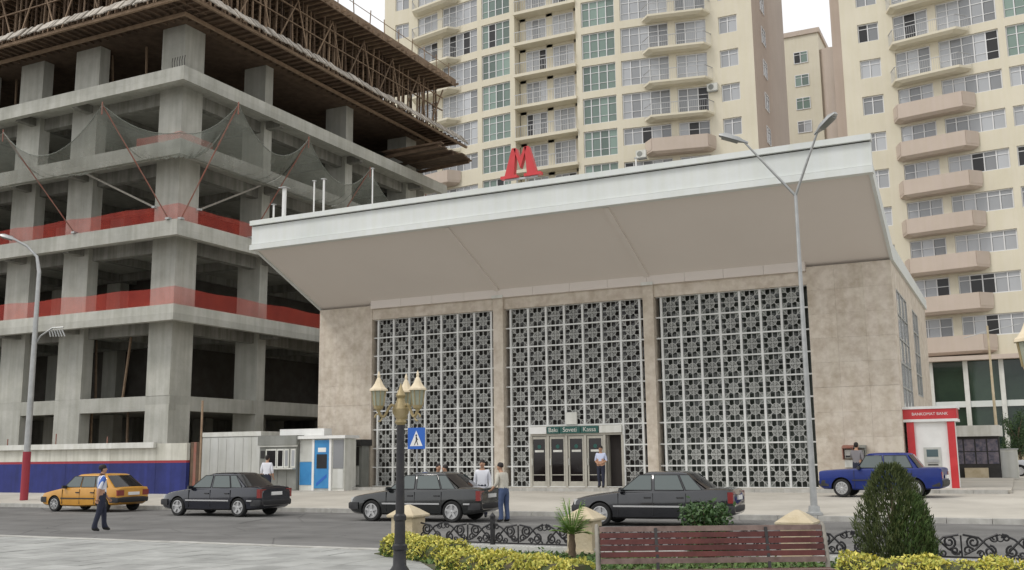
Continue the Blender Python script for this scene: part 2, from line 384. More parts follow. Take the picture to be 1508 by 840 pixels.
# lattice
CELL = (ZT - ZB) / 9
def lattice_mesh(back):
    g = MB(); a = CELL / 2
    def L(x0, z0, x1, z1, ww=.024, d=.05): g.bar((x0 * a, 0, z0 * a), (x1 * a, 0, z1 * a), ww, d, up=(0, 1, 0))
    L(-1, 0, 1, 0, .034); L(0, -1, 0, 1, .034)
    for sx in (-1, 1):
        for sz in (-1, 1):
            L(sx * .32, sz * .32, sx, sz, .034); L(sx * .5, sz, sx * .5, sz * .5, .022); L(sx, sz * .5, sx * .5, sz * .5, .022); L(sx, sz * .72, sx * .72, sz, .026)
    oc = [(math.cos(i * math.pi / 4) * .5, math.sin(i * math.pi / 4) * .5) for i in range(8)]
    for i in range(8): L(*oc[i], *oc[(i + 1) % 8], .028, .046); L(*oc[i], *oc[(i + 3) % 8], .022, .042)
    g.mi = 1; g.prism([(x * 1.04 * a, z * 1.04 * a) for x, z in oc], 'y', .026, .034)
    for sx in (-1, 1):
        for sz in (-1, 1): g.prism([(sx * a, sz * a), (sx * a, sz * .5 * a), (sx * .5 * a, sz * .5 * a), (sx * .5 * a, sz * a)], 'y', .026, .034)
    return g.mesh('lattice_panel', ['lattice_grey', back])
LATS = [lattice_mesh('lattice_back'), lattice_mesh('lattice_back'), lattice_mesh('lattice_back_lit')]  # right bay backing carries the painted lighter tone
for k, (a, b) in enumerate(BAYS):
    cw = (b - a - .5) / 7; x0 = a + .25
    for i in range(8):
        z0 = ZB + 3 * CELL if (k == 1 and i in (2, 3, 4, 5)) else ZB
        P(MB().box(x0 + i * cw - .046, x0 + i * cw + .046, YF + .17, YF + .29, z0, ZT - .002), 'mullion', 'lattice_white')
    for j in range(10):
        segs = [(a + .003, b - .003)]
        if k == 1 and j in (1, 2): segs = [(a + .003, x0 + cw - .04), (x0 + 6 * cw + .04, b - .003)]
        if j == 0: segs = [(a + .003, b - .003)]
        for s0, s1 in segs:
            P(MB().box(s0, s1, YF + .175, YF + .285, ZB + j * CELL - (.03 if j else 0), ZB + j * CELL + (.03 if j < 9 else -.004)), 'transom', 'lattice_white')
    for j in range(9):
        for i in range(7):
            if k == 1 and j < 3 and 1 <= i <= 5: continue
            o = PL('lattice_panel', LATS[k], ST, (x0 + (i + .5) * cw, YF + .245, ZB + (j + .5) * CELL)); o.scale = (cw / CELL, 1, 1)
# doors
DX0 = BAYS[1][0] + .25 + (6.2 / 7); DX1 = DX0 + 5 * 6.2 / 7; DT = 2.72
dw = (DX1 - DX0) / 5
P(MB().box(DX0 + .04, DX1 - .04, YF + .18, YF + .34, DT + .002, ZB + 3 * CELL), 'door_head', 'door_frame')
for i in range(6): P(MB().box(DX0 + i * dw - .055 + (.06 if i == 0 else -.06 if i == 5 else 0), DX0 + i * dw + .055 + (.06 if i == 0 else -.06 if i == 5 else 0), YF + .16, YF + .33, ZB, DT), 'door_post', 'door_frame')
for i in range(4):
    x0, x1 = DX0 + i * dw + .08, DX0 + (i + 1) * dw - .08
    g = MB(); g.box(x0, x0 + .07, YF + .2, YF + .26, ZB + .03, DT - .02); g.box(x1 - .07, x1, YF + .2, YF + .26, ZB + .03, DT - .02)
    g.box(x0 + .071, x1 - .071, YF + .2, YF + .26, ZB + .03, ZB + .24); g.box(x0 + .071, x1 - .071, YF + .2, YF + .26, DT - .13, DT - .02); g.box(x0 + .071, x1 - .071, YF + .215, YF + .245, ZB + .5, ZB + .535)
    d = P(g, 'door', 'door_frame')
    P(MB().box(x0 + .072, x1 - .072, YF + .235, YF + .242, ZB + .241, DT - .131), 'door_glass', 'door_glass', d)
    P(MB().box(x0 + .15, x1 - .15, YF + .228, YF + .234, 2.02, 2.11), 'door_label', 'off_white', d)
    P(MB().lathe([(.09, YF + .228), (.09, YF + .233)], 16, ((x0 + x1) / 2, 0, 2.26), 'y'), 'door_emblem', 'sign_green', d)
    P(MB().box(x0 + .015, x0 + .05, YF + .15, YF + .2, 1.45, 1.75), 'door_handle', 'off_white', d)
d = P(MB().box(DX0 + 4 * dw + .062, DX0 + 4 * dw + .11, YF + .35, YF + 1.1, ZB + .03, DT - .02), 'open_door', 'door_frame')
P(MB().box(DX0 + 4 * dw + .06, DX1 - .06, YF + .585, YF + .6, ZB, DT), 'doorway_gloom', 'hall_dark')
# sign boxes above the doors
zs0, zs1 = DT + .1, ZB + 3 * CELL - .06
P(MB().box(DX0 + .05, DX0 + dw - .03, YF + .08, YF + .178, zs0, zs1), 'light_box', 'white')
P(MB().box(DX0 + 3.75 * dw + .03, DX1 - .06, YF + .08, YF + .178, zs0, zs1), 'light_box', 'off_white')
for s0, s1, t in ((1.02, 1.66, 'Bakı'), (1.7, 2.78, 'Soveti'), (2.82, 3.74, 'Kassa')):
    b = P(MB().box(DX0 + s0 * dw, DX0 + s1 * dw, YF + .08, YF + .178, zs0, zs1), 'sign_box', 'sign_green')
    tx = text_mesh(t, .27, 'off_white', 'sign_text', b, (0, 0, 0)); tx.location = (DX0 + (s0 + s1) / 2 * dw, YF + .074, (zs0 + zs1) / 2)
P(MB().box(-17.72, -17.2, YF + .1, YF + .2, ZB + 3 * CELL + .03, ZB + 3 * CELL + .55), 'notice_board', 'off_white')

# red letter M on the roof edge
MS = thing('letter_sign', 'red metal letter M standing on the station canopy edge', 'sign', (-17.5, 36.5, 12.6))
g = MB(); yy0, yy1 = -.12, .12
def poly(*p): g.prism(p, 'y', yy0, yy1)
poly((-.92, .6), (-.92, .72), (-.72, .72), (-.38, 1.86), (-.2, 1.86), (-.3, .72), (-.16, .72), (-.16, .6))
poly((.16, .6), (.16, .72), (.3, .72), (.2, 1.86), (.38, 1.86), (.72, .72), (.92, .72), (.92, .6))
poly((-.3, 1.84), (.0, .98), (.0, 1.4), (-.18, 1.84)); poly((.0, .98), (.3, 1.84), (.18, 1.84), (.0, 1.4))
g.build('letter', 'red_sign', MS)
for x in (-.6, -.2, .2, .6): MB().box(x - .02, x + .02, -.02, .02, -.62, .6).build('support_post', 'galv', MS)
MB().box(-.75, .75, -.03, .03, .52, .597).build('base_rail', 'galv', MS)
# posts on the roof
for i, (x, y, zt, w) in enumerate(((-30.35, 37.2, 14.55, .2), (-30.8, 37.0, 13.75, .09), (-28.45, 37.0, 14.6, .07), (-28.2, 37.4, 14.75, .1), (-25.2, 37.0, 14.75, .06), (-12.6, 36.7, 13.35, .06))):
    lab = ['broad white roof post by the station canopy corner', 'short thin white roof post at the canopy corner', 'slim white roof post, shorter of the close pair', 'white roof post, taller of the close pair', 'thin tall white roof pole standing alone against the building site', 'short white roof stub right of the red letter'][i]
    t = thing('roof_post', lab, 'post', (x, y, 11.4), 0, 'white posts on the station roof')
    MB().tube([(0, 0, -.1), (0, 0, zt - 11.4)], w / 2, 8).build('shaft', 'white', t, 40); MB().box(-w, w, -w, w, zt - 11.4, zt - 11.36).build('cap', 'galv', t)
# wall phones right of the lattice
for i, (x, c, lab) in enumerate(((-5.9, 'pole_red', 'dull red and white pay phone hood on the stone wall'), (-5.45, 'panel_mid', 'dark pay phone hood beside the red one'))):
    t = thing('pay_phone', lab, 'pay phone', (x, 40.98, 1.6), 0, 'pay phones on the station wall')
    g = MB(); g.prism([(-.3, 0), (-.3, .42), (0, .5), (0, 0)], 'x', -.2, -.17); g.prism([(-.3, 0), (-.3, .42), (0, .5), (0, 0)], 'x', .17, .2); g.prism([(-.32, .42), (-.32, .46), (0, .54), (0, .5)], 'x', -.21, .21)
    g.build('hood', c, t); MB().box(-.13, .13, -.16, 0, .05, .36).build('phone', 'off_white', t); MB().box(-.1, .1, -.19, -.162, .08, .15).build('keypad', 'dark', t); MB().box(-.16, .16, -.1, 0, -.3, -.02).build('shelf', 'off_white', t)

# ------------------------------------------------------------------ building site: concrete frame with formwork on top
CB = thing('construction_building', 'unfinished grey concrete frame building with timber formwork on its top floor', 'building', (-38.3, 38.4, .3))
bpy.context.view_layer.update()
def PC(mb, name, mt, parent=CB, **k): return P(mb, name, mt, parent, **k)
SX, SY, XE, YE = -36.9, 37.0, -64., 64.
LEV = [(8.7, 9.5), (13.0, 13.8), (17.2, 18.0), (21.15, 21.9)]
for a, b in LEV:
    PC(MB().box(XE, SX, SY, YE, a + .35, b), 'floor_slab', 'concrete_b')
    PC(MB().box(XE, SX, SY, SY + .35, a, a + .348), 'edge_beam', 'concrete_b'); PC(MB().box(SX - .35, SX, SY + .352, YE, a, a + .348), 'edge_beam', 'concrete_b')
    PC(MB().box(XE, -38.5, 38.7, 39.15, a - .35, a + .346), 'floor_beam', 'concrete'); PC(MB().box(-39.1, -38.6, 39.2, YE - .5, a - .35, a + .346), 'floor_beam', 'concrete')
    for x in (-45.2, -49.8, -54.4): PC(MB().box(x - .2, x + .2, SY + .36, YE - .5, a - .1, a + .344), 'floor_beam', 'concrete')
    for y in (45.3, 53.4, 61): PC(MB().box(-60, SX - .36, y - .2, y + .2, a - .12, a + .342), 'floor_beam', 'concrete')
PC(MB().box(XE, -38.3, 38.4, YE, 25.0, 25.45), 'floor_slab', 'concrete_b')
# low mezzanine beam flush with the columns
PC(MB().box(XE, -38.3, 38.42, 38.9, 4.35, 5.1), 'beam', 'concrete_b'); PC(MB().box(-38.8, -38.32, 38.92, YE, 4.35, 5.1), 'beam', 'concrete_b')
PC(MB().box(XE, -38.81, 38.91, YE, 4.7, 5.05), 'floor_slab', 'concrete_b')
cz = [(0, 4.35), (5.1, 8.7), (9.5, 13.0), (13.8, 17.2), (18.0, 21.15), (21.9, 25.0)]
cols = [(-39.95, -38.3, 38.4, 39.9)] + [(x, x + 1.95, 38.4, 39.1) for x in (-46.6, -51.2, -55.8, -60.4)] + [(-39.95, -38.3, y, y + d) for y, d in ((44.95, .7), (53.05, .8), (60.5, 1.4))] + \
       [(x, x + 1.2, y, y + .7) for x in (-46.4, -51, -56) for y in (45.4, 53.4, 61)]
for ci, (x0, x1, y0, y1) in enumerate(cols):
    for a, b in cz:
        d = rnd.uniform(0, .02)
        PC(MB().box(x0 + d, x1 - d, y0 + .012 * (ci > 0), y1, a + .0, b + .36 if b != 4.35 else b + .3), 'column', 'concrete_b')
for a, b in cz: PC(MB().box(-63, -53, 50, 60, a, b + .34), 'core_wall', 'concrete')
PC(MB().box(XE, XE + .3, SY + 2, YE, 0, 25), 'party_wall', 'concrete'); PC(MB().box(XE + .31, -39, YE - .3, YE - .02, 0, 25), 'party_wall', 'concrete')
PC(MB().box(XE, -38.4, 35.7, YE, 24.975, 24.998), 'platform_deck', 'timber_dark'); PC(MB().box(-38.39, -35.6, 35.7, YE, 24.975, 24.998), 'platform_deck', 'timber_dark')
for a, b in cz[1:]:
    PC(MB().box(-59, -45.5, 46.5, 46.7, a, b + .3), 'shade_partition', 'block'); PC(MB().box(-45.4, -45.2, 46.5, 63, a, b + .3), 'shade_partition', 'block'); PC(MB().box(-63, -39.5, 62.6, 62.8, a, b + .3), 'shade_partition', 'block')  # partitions added inside the frame to keep its open bays dark
# starter bars where the upper columns meet the slab edge
for k in range(6):
    x = -37.9 + k * .17; PC(MB().tube([(x, 37.2, 21.85), (x + .05, 37.1, 22.25), (x + .2, 37.0, 22.42)], .018, 5), 'starter_bar', 'dark')
# timber platform round the top floor: joists, edge beam, loose planks
for k in range(46):
    x = -60 + k * .55
    if x < -36: PC(MB().bar((x, 35.5, 24.9), (x, 37.85, 24.92), .09, .14), 'joist', 'timber_dark')
for k in range(50):
    y = 36.4 + k * .55
    PC(MB().bar((-37.75, y, 24.92), (-35.35, y, 24.9), .09, .14), 'joist', 'timber_dark')
PC(MB().box(-60, -35.3, 35.45, 35.6, 24.66, 24.82), 'edge_timber', 'timber'); PC(MB().box(-35.45, -35.3, 35.61, YE + .3, 24.66, 24.82), 'edge_timber', 'timber')
PC(MB().box(-60, -36.9, 36.9, 37.05, 24.62, 24.79), 'edge_timber', 'timber'); PC(MB().box(-37.05, -36.9, 37.06, YE, 24.62, 24.79), 'edge_timber', 'timber')
x = -58.
while x < -36.2:
    w = rnd.uniform(.2, .34); o_ = rnd.uniform(0, .12); PC(MB().prism([(35.28 - o_, 24.86), (35.23 - o_, 24.9), (35.62, 25.42 + o_), (35.68, 25.38 + o_)], 'x', x, x + w - .03), 'plank', 'timber_grey'); x += w
y = 35.6
while y < YE:
    w = rnd.uniform(.22, .36); o_ = rnd.uniform(0, .12); PC(MB().prism([(-35.12 + o_, 24.86), (-35.07 + o_, 24.9), (-35.5, 25.42 + o_), (-35.55, 25.38 + o_)], 'y', y, y + w - .03), 'plank', 'timber_grey'); y += w
# forest of timber props carrying the next formwork
def props(n, f, zt=29.6):
    for k in range(n):
        x, y = f(k); dx, dy = rnd.gauss(0, .08), rnd.gauss(0, .08)
        PC(MB().bar((x, y, 25.45), (x + dx, y + dy, zt), rnd.uniform(.07, .11)), 'prop', 'timber' if rnd.random() < .6 else 'timber_dark')
props(34, lambda k: (-58 + k * .6, 37.7 + rnd.uniform(-.1, .3)))
props(46, lambda k: (-37.5 + rnd.uniform(-.3, .1), 38.2 + k * .56))
props(26, lambda k: (-57 + k * .75, 39.6 + rnd.uniform(-.3, .3))); props(34, lambda k: (-39.2 + rnd.uniform(-.3, .3), 39 + k * .75))
props(34, lambda k: (-41.3 + rnd.uniform(-.4, .4), 41 + k * .7)); props(24, lambda k: (-57 + k * .65, 41.8 + rnd.uniform(-.3, .3)))
props(30, lambda k: (-40.2 + rnd.uniform(-.3, .3), 40 + k * .8)); props(28, lambda k: (-57 + k * .6, 40.8 + rnd.uniform(-.3, .3)))
for k in range(15):
    y = 38.2 + k * 1.75; s = 1 if k % 2 else -1; PC(MB().bar((-37.3, y + s * .9, 25.5), (-37.25, y - s * .9 + .4, 29.5), .07), 'brace', 'timber')
for k in range(11):
    x = -57 + k * 1.8; s = 1 if k % 2 else -1; PC(MB().bar((x + s * .9, 37.5, 25.5), (x - s * .8, 37.5, 29.5), .07), 'brace', 'timber')
for z in (26.6, 27.9, 28.9):
    PC(MB().bar((-59, 37.55, z), (-37.4, 37.5, z + .1), .1, .06), 'ledger', 'timber'); PC(MB().bar((-37.35, 37.6, z), (-37.3, YE, z - .05), .1, .06), 'ledger', 'timber')
# boarded formwork walls behind the props
for x0, x1 in ((-59, -50.5), (-50.1, -45.2), (-44.6, -41.2)):
    for k in range(17): PC(MB().box(x0 + rnd.uniform(0, .2), x1 - rnd.uniform(0, .2), 42.6 + rnd.uniform(0, .03), 42.68, 25.5 + k * .245, 25.5 + k * .245 + .2), 'form_board', 'timber' if rnd.random() < .5 else 'timber_dark')
for y0, y1 in ((42.5, 47), (47.5, 53), (53.6, 63)):
    for k in range(17): PC(MB().box(-42.4, -42.32, y0 + rnd.uniform(0, .2), y1 - rnd.uniform(0, .2), 25.5 + k * .245, 25.5 + k * .245 + .2), 'form_board', 'timber' if rnd.random() < .3 else 'timber_dark')
# next deck: joists, bearers and ragged board edge
for k in range(40): PC(MB().bar((-60 + k * .6, 36.2 + rnd.uniform(-.3, .2), 29.68), (-60 + k * .6, 43, 29.68), .1, .14), 'deck_joist', 'timber')
for k in range(48): PC(MB().bar((-42, 36.6 + k * .58, 29.68), (-35.9 + rnd.uniform(-.3, .3), 36.6 + k * .58, 29.68), .1, .14), 'deck_joist', 'timber')
PC(MB().box(-60, -36.2, 36.4, 43, 29.76, 29.83), 'deck', 'timber_dark'); PC(MB().box(-43, -36.2, 43.01, YE, 29.76, 29.83), 'deck', 'timber_dark')
PC(MB().box(-60, -36.0, 36.3, 36.39, 29.55, 30.25), 'edge_form', 'timber'); PC(MB().box(-36.19, -36.1, 36.4, YE, 29.55, 30.1), 'edge_form', 'timber')
for k in range(16): PC(MB().bar((-36.3, 37 + k * 1.75, 29.8), (-36.3, 37 + k * 1.75 + rnd.gauss(0, .1), 31.2), .05), 'guard_post', 'timber')
for z in (30.95,): PC(MB().bar((-36.25, 37, z), (-36.25, YE, z - .1), .035), 'guard_rail', 'timber')
# loading platform near the far corner
for k in range(10): PC(MB().box(-38.2, -33.7 + rnd.uniform(-.3, .3), 57.2 + k * .5, 57.66 + k * .5, 22.85, 22.95), 'platform_board', 'timber_dark')
for y in (57.5, 59.5, 61.8): PC(MB().bar((-38.2, y, 22.55), (-33.8, y, 22.75), .14, .2), 'platform_bearer', 'timber_dark')
# props inside the floors
for a, b in ((5.1, 8.9), (21.9, 25), (0.3, 4.4)):
    for k in range(6): PC(MB().bar((-56 + k * 2.7 + rnd.uniform(-.5, .5), 39.6, a), (-56 + k * 2.7, 39.7, b), .09), 'prop', 'timber')

# red safety netting along two floors
def net_strip(pts, z0, h, label):
    g = MB(); n = 0
    for (xa, ya), (xb, yb) in zip(pts, pts[1:]):
        N = max(2, int(math.hypot(xb - xa, yb - ya) / .7))
        for k in range(N):
            t0, t1 = k / N, (k + 1) / N
            def q(t): return xa + (xb - xa) * t, ya + (yb - ya) * t
            def zt(t): return z0 + h - .05 * math.sin(math.pi * ((t * N / 6) % 1)) + .02 * math.sin(t * 40)
            a, b = q(t0), q(t1); g.quad((*a, z0 + .02), (*b, z0 + .02), (*b, zt(t1)), (*a, zt(t0)))
    o = g.build('safety_net', 'net_red', None, 60, fix=False); tag(o, label, 'safety net', 'red safety nets on the concrete frame'); return o
net_strip([(-62, 37.25), (-37.15, 37.25), (-37.15, 63.5)], 9.5, .95, 'red safety net along the lowest overhanging concrete floor')
net_strip([(-62, 37.25), (-37.15, 37.25), (-37.15, 63.5)], 13.8, .9, 'red safety net along the floor just under the grey debris nets')
net_strip([(-40.2, 37.2), (-37.2, 37.2), (-37.2, 39.6)], 18.0, .5, 'short red net wrapped round the corner column above the debris nets')
# grey debris nets slung between outrigger poles
def debris(tip0, tip1, e0, e1, sag, label):
    g = MB(); N, Mv = 14, 6; rows = []
    for i in range(N + 1):
        u = i / N; o = Vector(tip0).lerp(Vector(tip1), u) - Vector((0, 0, sag * 4 * u * (1 - u))); e = Vector(e0).lerp(Vector(e1), u)
        rows.append([e.lerp(o, v / Mv) - Vector((0, 0, .55 * math.sin(math.pi * v / Mv) + .12 * math.sin(i * 2.1) * math.sin(math.pi * v / Mv))) for v in range(Mv + 1)])
    g.loft(rows, close=False, caps=False)
    t = thing('debris_net', label, 'debris net', tuple(e0), 0, 'grey debris nets on the concrete frame'); bpy.context.view_layer.update()
    P(g, 'netting', 'net_grey', t, smooth=80, fix=False)
    P(MB().tube([r[-1] for r in rows], .03, 5), 'edge_rope', 'net_grey', t)
T = [(-46.4, 34, 18.9), (-39.2, 34, 19.2), (-36.85, 36.9, 18.25), (-33.9, 37.8, 19.5), (-33.9, 43.5, 19.3), (-33.9, 49.5, 19.1), (-33.9, 56, 18.9), (-53.6, 34, 18.8)]
zE = 17.1
debris(T[7], T[0], (-53.6, 36.98, zE), (-46.4, 36.98, zE), 1.5, 'grey debris net on the road side, farther from the corner column')
debris(T[0], T[1], (-46.4, 36.98, zE), (-39.2, 36.98, zE), 1.9, 'grey debris net on the road side, next to the corner column piece')
debris(T[1], T[2], (-39.2, 36.98, zE), (-36.88, 36.98, zE), .55, 'triangular grey debris net on the road side touching the corner column')
debris(T[2], T[3], (-36.88, 36.98, zE), (-36.88, 37.8, zE), .55, 'triangular grey debris net on the station side touching the corner column')
debris(T[3], T[4], (-36.88, 37.8, zE), (-36.88, 43.5, zE), 1.7, 'grey debris net on the station side between the first two outriggers')
debris(T[4], T[5], (-36.88, 43.5, zE), (-36.88, 49.5, zE), 1.7, 'grey debris net on the station side between second and third outrigger')
debris(T[5], T[6], (-36.88, 49.5, zE), (-36.88, 56, zE), 1.7, 'grey debris net on the station side beyond the third outrigger')
for tip, base, lab in ((T[7], (-51.2, 37, 13.85), 'red outrigger pole on the road side, farthest from the corner'), (T[0], (-44.2, 37, 13.85), 'red outrigger pole on the road side, second from the corner'), (T[1], (-37.5, 37.0, 13.85), 'red outrigger pole on the road side rising from the corner'), (T[3], (-36.95, 37.3, 13.85), 'red outrigger pole on the station side rising from the corner'),
                  (T[4], (-36.95, 42.5, 13.85), 'red outrigger pole on the station side, second from the corner'), (T[5], (-36.95, 48.5, 13.85), 'red outrigger pole on the station side, third from the corner'), (T[6], (-36.95, 55, 13.85), 'red outrigger pole on the station side, farthest from the corner')):
    t = thing('outrigger_pole', lab, 'pole', base, 0, 'red outrigger poles holding the debris nets'); d = Vector(tip) - Vector(base)
    MB().tube([(0, 0, 0), tuple(d)], .034, 6).build('pole', 'pole_red', t, 60); MB().tube([tuple(d - Vector((0, 0, .5))), tuple(d + Vector((0, 0, .15)))], .035, 6).build('tip_clamp', 'pole_red', t)
    MB().box(-.12, .12, -.12, .12, -.04, .06).build('foot_clamp', 'galv', t)
# slender timber struts hanging below the third slab
for k, (p, q) in enumerate((((-43.5, 36.9, 17.0), (-38.6, 37.1, 14.6)), ((-36.8, 43, 16.9), (-37.0, 38.6, 14.6)))):
    t = thing('diagonal_strut', ['pale diagonal timber strut left of the corner column', 'pale diagonal timber strut right of the corner column'][k], 'strut', q, 0, 'diagonal struts beside the corner column')
    d = Vector(p) - Vector(q); MB().bar((0, 0, 0), tuple(d), .09).build('strut', 'bench_iron', t); MB().box(-.1, .1, -.1, .1, -.05, .05).build('clamp', 'galv', t)

# hoarding wall
HW = thing('hoarding_wall', 'blue and white painted site wall with a thin red stripe', 'wall', (-45, 35, .3)); bpy.context.view_layer.update()
xw = -62.
while xw < -33.8:
    x1 = min(xw + 2.95, -33.65) if xw < -36 else -33.65; x1 = -35.5 if xw < -35.6 < x1 else x1; last = x1 > -34; zt = 2.62 if last else 2.42
    P(MB().box(xw + .006, x1 - .006, 34.95, 35.15, .0, 1.74), 'wall_panel', 'wall_blue', HW); P(MB().box(xw + .006, x1 - .006, 34.945, 35.15, 1.742, 1.85), 'stripe', 'wall_red', HW)
    P(MB().box(xw + .006, x1 - .006, 34.952, 35.15, 1.852, zt), 'upper_panel', 'wall_white', HW)
    if not last: P(MB().box(xw, x1, 34.75, 35.3, 2.425, 2.68), 'coping', 'off_white', HW)
    xw = x1
for k in range(7): P(MB().tube([(-60 + k * 3.5, 35.25, 2.6), (-60 + k * 3.5, 35.25, 3.0 + .2 * (k % 2))], .03, 6), 'coping_post', 'pole_red', HW)
# rusty gate panel between the wall and the kiosks
t = thing('site_gate', 'narrow brown rusty gate between the painted wall and the grey kiosk', 'gate', (-33.3, 35.1, .3))
for k in range(3): MB().box(-.25 + k * .17, -.25 + k * .17 + .16, -.02, .02, .05, 2.35).build('gate_board', 'pole_red' if k % 2 else 'timber_dark', t)
MB().box(-.27, .27, .021, .07, 2.0, 2.1).build('gate_rail', 'dark', t); MB().box(-.27, .27, .021, .07, .3, .4).build('gate_rail', 'dark', t); MB().tube([(.32, 0, 0), (.32, 0, 4.2)], .05, 6).build('gate_post', 'timber', t)

# ------------------------------------------------------------------ kiosks
K1 = thing('storage_container', 'pale ribbed metal container next to the site gate', 'container', (-34.35, 38.7, .4))
MB().box(-1.9, 1.75, 0, 1.4, 0, 2.55).build('body', 'panel_grey', K1); MB().box(-1.95, 1.8, -.06, 1.45, 2.56, 2.78).build('roof', 'off_white', K1)
for k in range(7): MB().box(-1.88 + k * .52, -1.88 + k * .52 + .5, -.04, -.002, .06, 2.5).build('wall_sheet', 'panel_grey', K1)
K2 = thing('ticket_kiosk', 'grey kiosk with white framed windows behind the navy sedan', 'kiosk', (-31.4, 38.6, .4))
MB().box(-1.15, 1.05, 0, 1.0, 0, 2.1).build('body', 'panel_mid', K2); MB().box(-1.2, 1.1, -.12, 1.05, 2.1, 2.55).build('roof', 'panel_mid', K2); MB().box(-1.19, 1.09, -.08, -.001, 2.02, 2.098).build('lintel', 'off_white', K2)
for a, b in ((-.75, -.12), (-.08, .3), (.34, .62), (.72, 1.0)):
    w = MB().box(a, b, -.05, -.002, 1.05, 1.92).build('window', 'off_white', K2); MB().box(a + .06, b - .05, -.055, -.0501, 1.12, 1.85).build('pane', 'pane_dark' if a < 0 else 'pane', w)
MB().box(-1.08, -.86, -.04, -.002, 1.5, 1.85).build('vent', 'dark', K2); MB().box(-.8, 1.04, -.3, -.055, .98, 1.04).build('counter', 'off_white', K2)
for k in range(4): MB().box(-1.14 + k * .55, -1.14 + k * .55 + .53, -.02, -.002, .03, .94).build('wall_sheet', 'panel_mid', K2)
K3 = thing('blue_kiosk', 'white and blue booth with glazed door against the station wall', 'kiosk', (-29.05, 38.75, .4))
MB().box(-1.25, 1.3, 0, .9, 0, 2.35).build('body', 'off_white', K3); MB().box(-1.28, 1.45, -.2, .95, 2.36, 2.5).build('roof', 'white', K3)
MB().box(-2.7, -.1, .3, .9, 2.52, 2.85).build('roof_board', 'white', K3)
MB().box(-1.22, -.5, -.02, -.002, .25, 1.3).build('blue_panel', 'kiosk_blue', K3); MB().box(-1.22, -.5, -.02, -.002, 1.32, 2.3).build('white_panel', 'panel_grey', K3)
dr = MB().box(-.35, .5, -.06, -.002, .1, 2.3).build('door', 'kiosk_blue', K3); MB().box(-.22, .36, -.068, -.061, 1.0, 1.65).build('door_glass', 'pane_dark', dr); MB().box(-.15, .3, -.068, -.061, 1.75, 1.95).build('notice', 'white', dr)
MB().prism([(-.22, .35), (.36, .75), (.36, .6), (-.22, .2)], 'y', -.068, -.061).build('dark_blue_stripe', 'sign_blue', dr)
for x in (-.42, .55): MB().box(x - .06, x + .06, -.08, -.002, 0, 2.35).build('door_post', 'white', K3)
MB().box(.68, 1.25, -.03, -.002, 1.0, 2.3).build('side_glass', 'pane', K3); MB().box(.68, 1.25, -.03, -.002, .1, .97).build('white_panel', 'panel_grey', K3)
K4 = thing('vending_booth', 'dark hooded booth with pale front standing right of the blue booth', 'booth', (-28.15, 40.2, .52))
MB().box(-.35, .35, 0, .6, 0, 1.9).build('body', 'panel_mid', K4); MB().box(-.3, .45, -.3, .7, 1.9, 2.2).build('hood', 'dark', K4); MB().box(-.3, .2, -.02, -.002, .1, .95).build('front_panel', 'panel_grey', K4); MB().box(-.3, .2, -.02, -.002, 1.0, 1.85).build('dark_window', 'dark', K4)
# cash machine
A = thing('cash_machine_booth', 'white cash machine booth with red columns and red sign band', 'cash machine', (-2.95, 41.5, .52))
MB().box(-.85, .8, 0, 1.3, 0, 2.45).build('body', 'white', A); MB().box(-.98, .95, -.15, 1.4, 2.45, 2.55).build('eave', 'white', A); bb = MB().box(-.95, .92, -.12, 1.35, 2.551, 2.93).build('sign_band', 'red_sign', A); MB().box(-1.0, .97, -.17, 1.4, 2.931, 3.03).build('roof', 'white', A)
text_mesh('BANKOMAT BANK', .15, 'white', 'sign_text', bb, (0, -.124, 2.74))
for x in (-.72, .7): MB().box(x - .13, x + .13, -.1, -.002, 0, 2.448).build('column', 'red_sign', A)
MB().box(-.32, .28, -.03, -.002, .78, 1.5).build('panel', 'panel_grey', A); MB().box(-.22, .18, -.04, -.031, 1.15, 1.42).build('screen', 'screen', A); MB().box(-.22, .18, -.07, -.031, .95, 1.05).build('keypad', 'galv', A); MB().box(-.2, .16, -.04, -.031, .83, .88).build('cash_slot', 'dark', A)

# ------------------------------------------------------------------ apartment towers
FH = 3.05
def window_mesh(w, hgt, n, kind):
    g = MB(); t = .085; d0, d1 = 0., .07
    g.box(-w / 2, w / 2, d0, d1, 0, t); g.box(-w / 2, w / 2, d0, d1, hgt - t, hgt)
    for k in range(n + 1):
        x = -w / 2 + k * w / n; a = .0 if k == 0 else (-2 * t * .5 if k < n else -t); g.box(x + a, x + a + t, d0 - .004, d1 - .004, t, hgt - t)
    zt = hgt * (.7 if hgt > 1.8 else .72); g.box(-w / 2 + t, w / 2 - t, d0 + .006, d1 - .01, zt, zt + .05)
    if hgt > 2: g.box(-w / 2 + t, w / 2 - t, d0 + .006, d1 - .01, hgt * .28, hgt * .28 + .04)
    return g.mesh('window', 'frame_white')
def pane_mesh(w, hgt, mt): return MB().box(-w / 2, w / 2, .045, .055, 0, hgt).mesh('pane', mt)
WCACHE = {}
def put_window(root, p, ang, w, hgt, n, mt, r, open_p=.05):
    key = (round(w, 2), round(hgt, 2), n)
    if key not in WCACHE: WCACHE[key] = window_mesh(w, hgt, n, 0)
    o = link('window', WCACHE[key], root, Vector(p) - root.location, ang)
    pw = w / n - .05
    for k in range(n):
        mm = 'pane_dark' if r.random() < open_p else mt
        pk = (round(pw, 2), round(hgt, 2), mm)
        if pk not in WCACHE: WCACHE[pk] = pane_mesh(pw, hgt - .09, mm)
        link('pane', WCACHE[pk], o, (-w / 2 + (k + .5) * w / n, 0, .045))
    return o
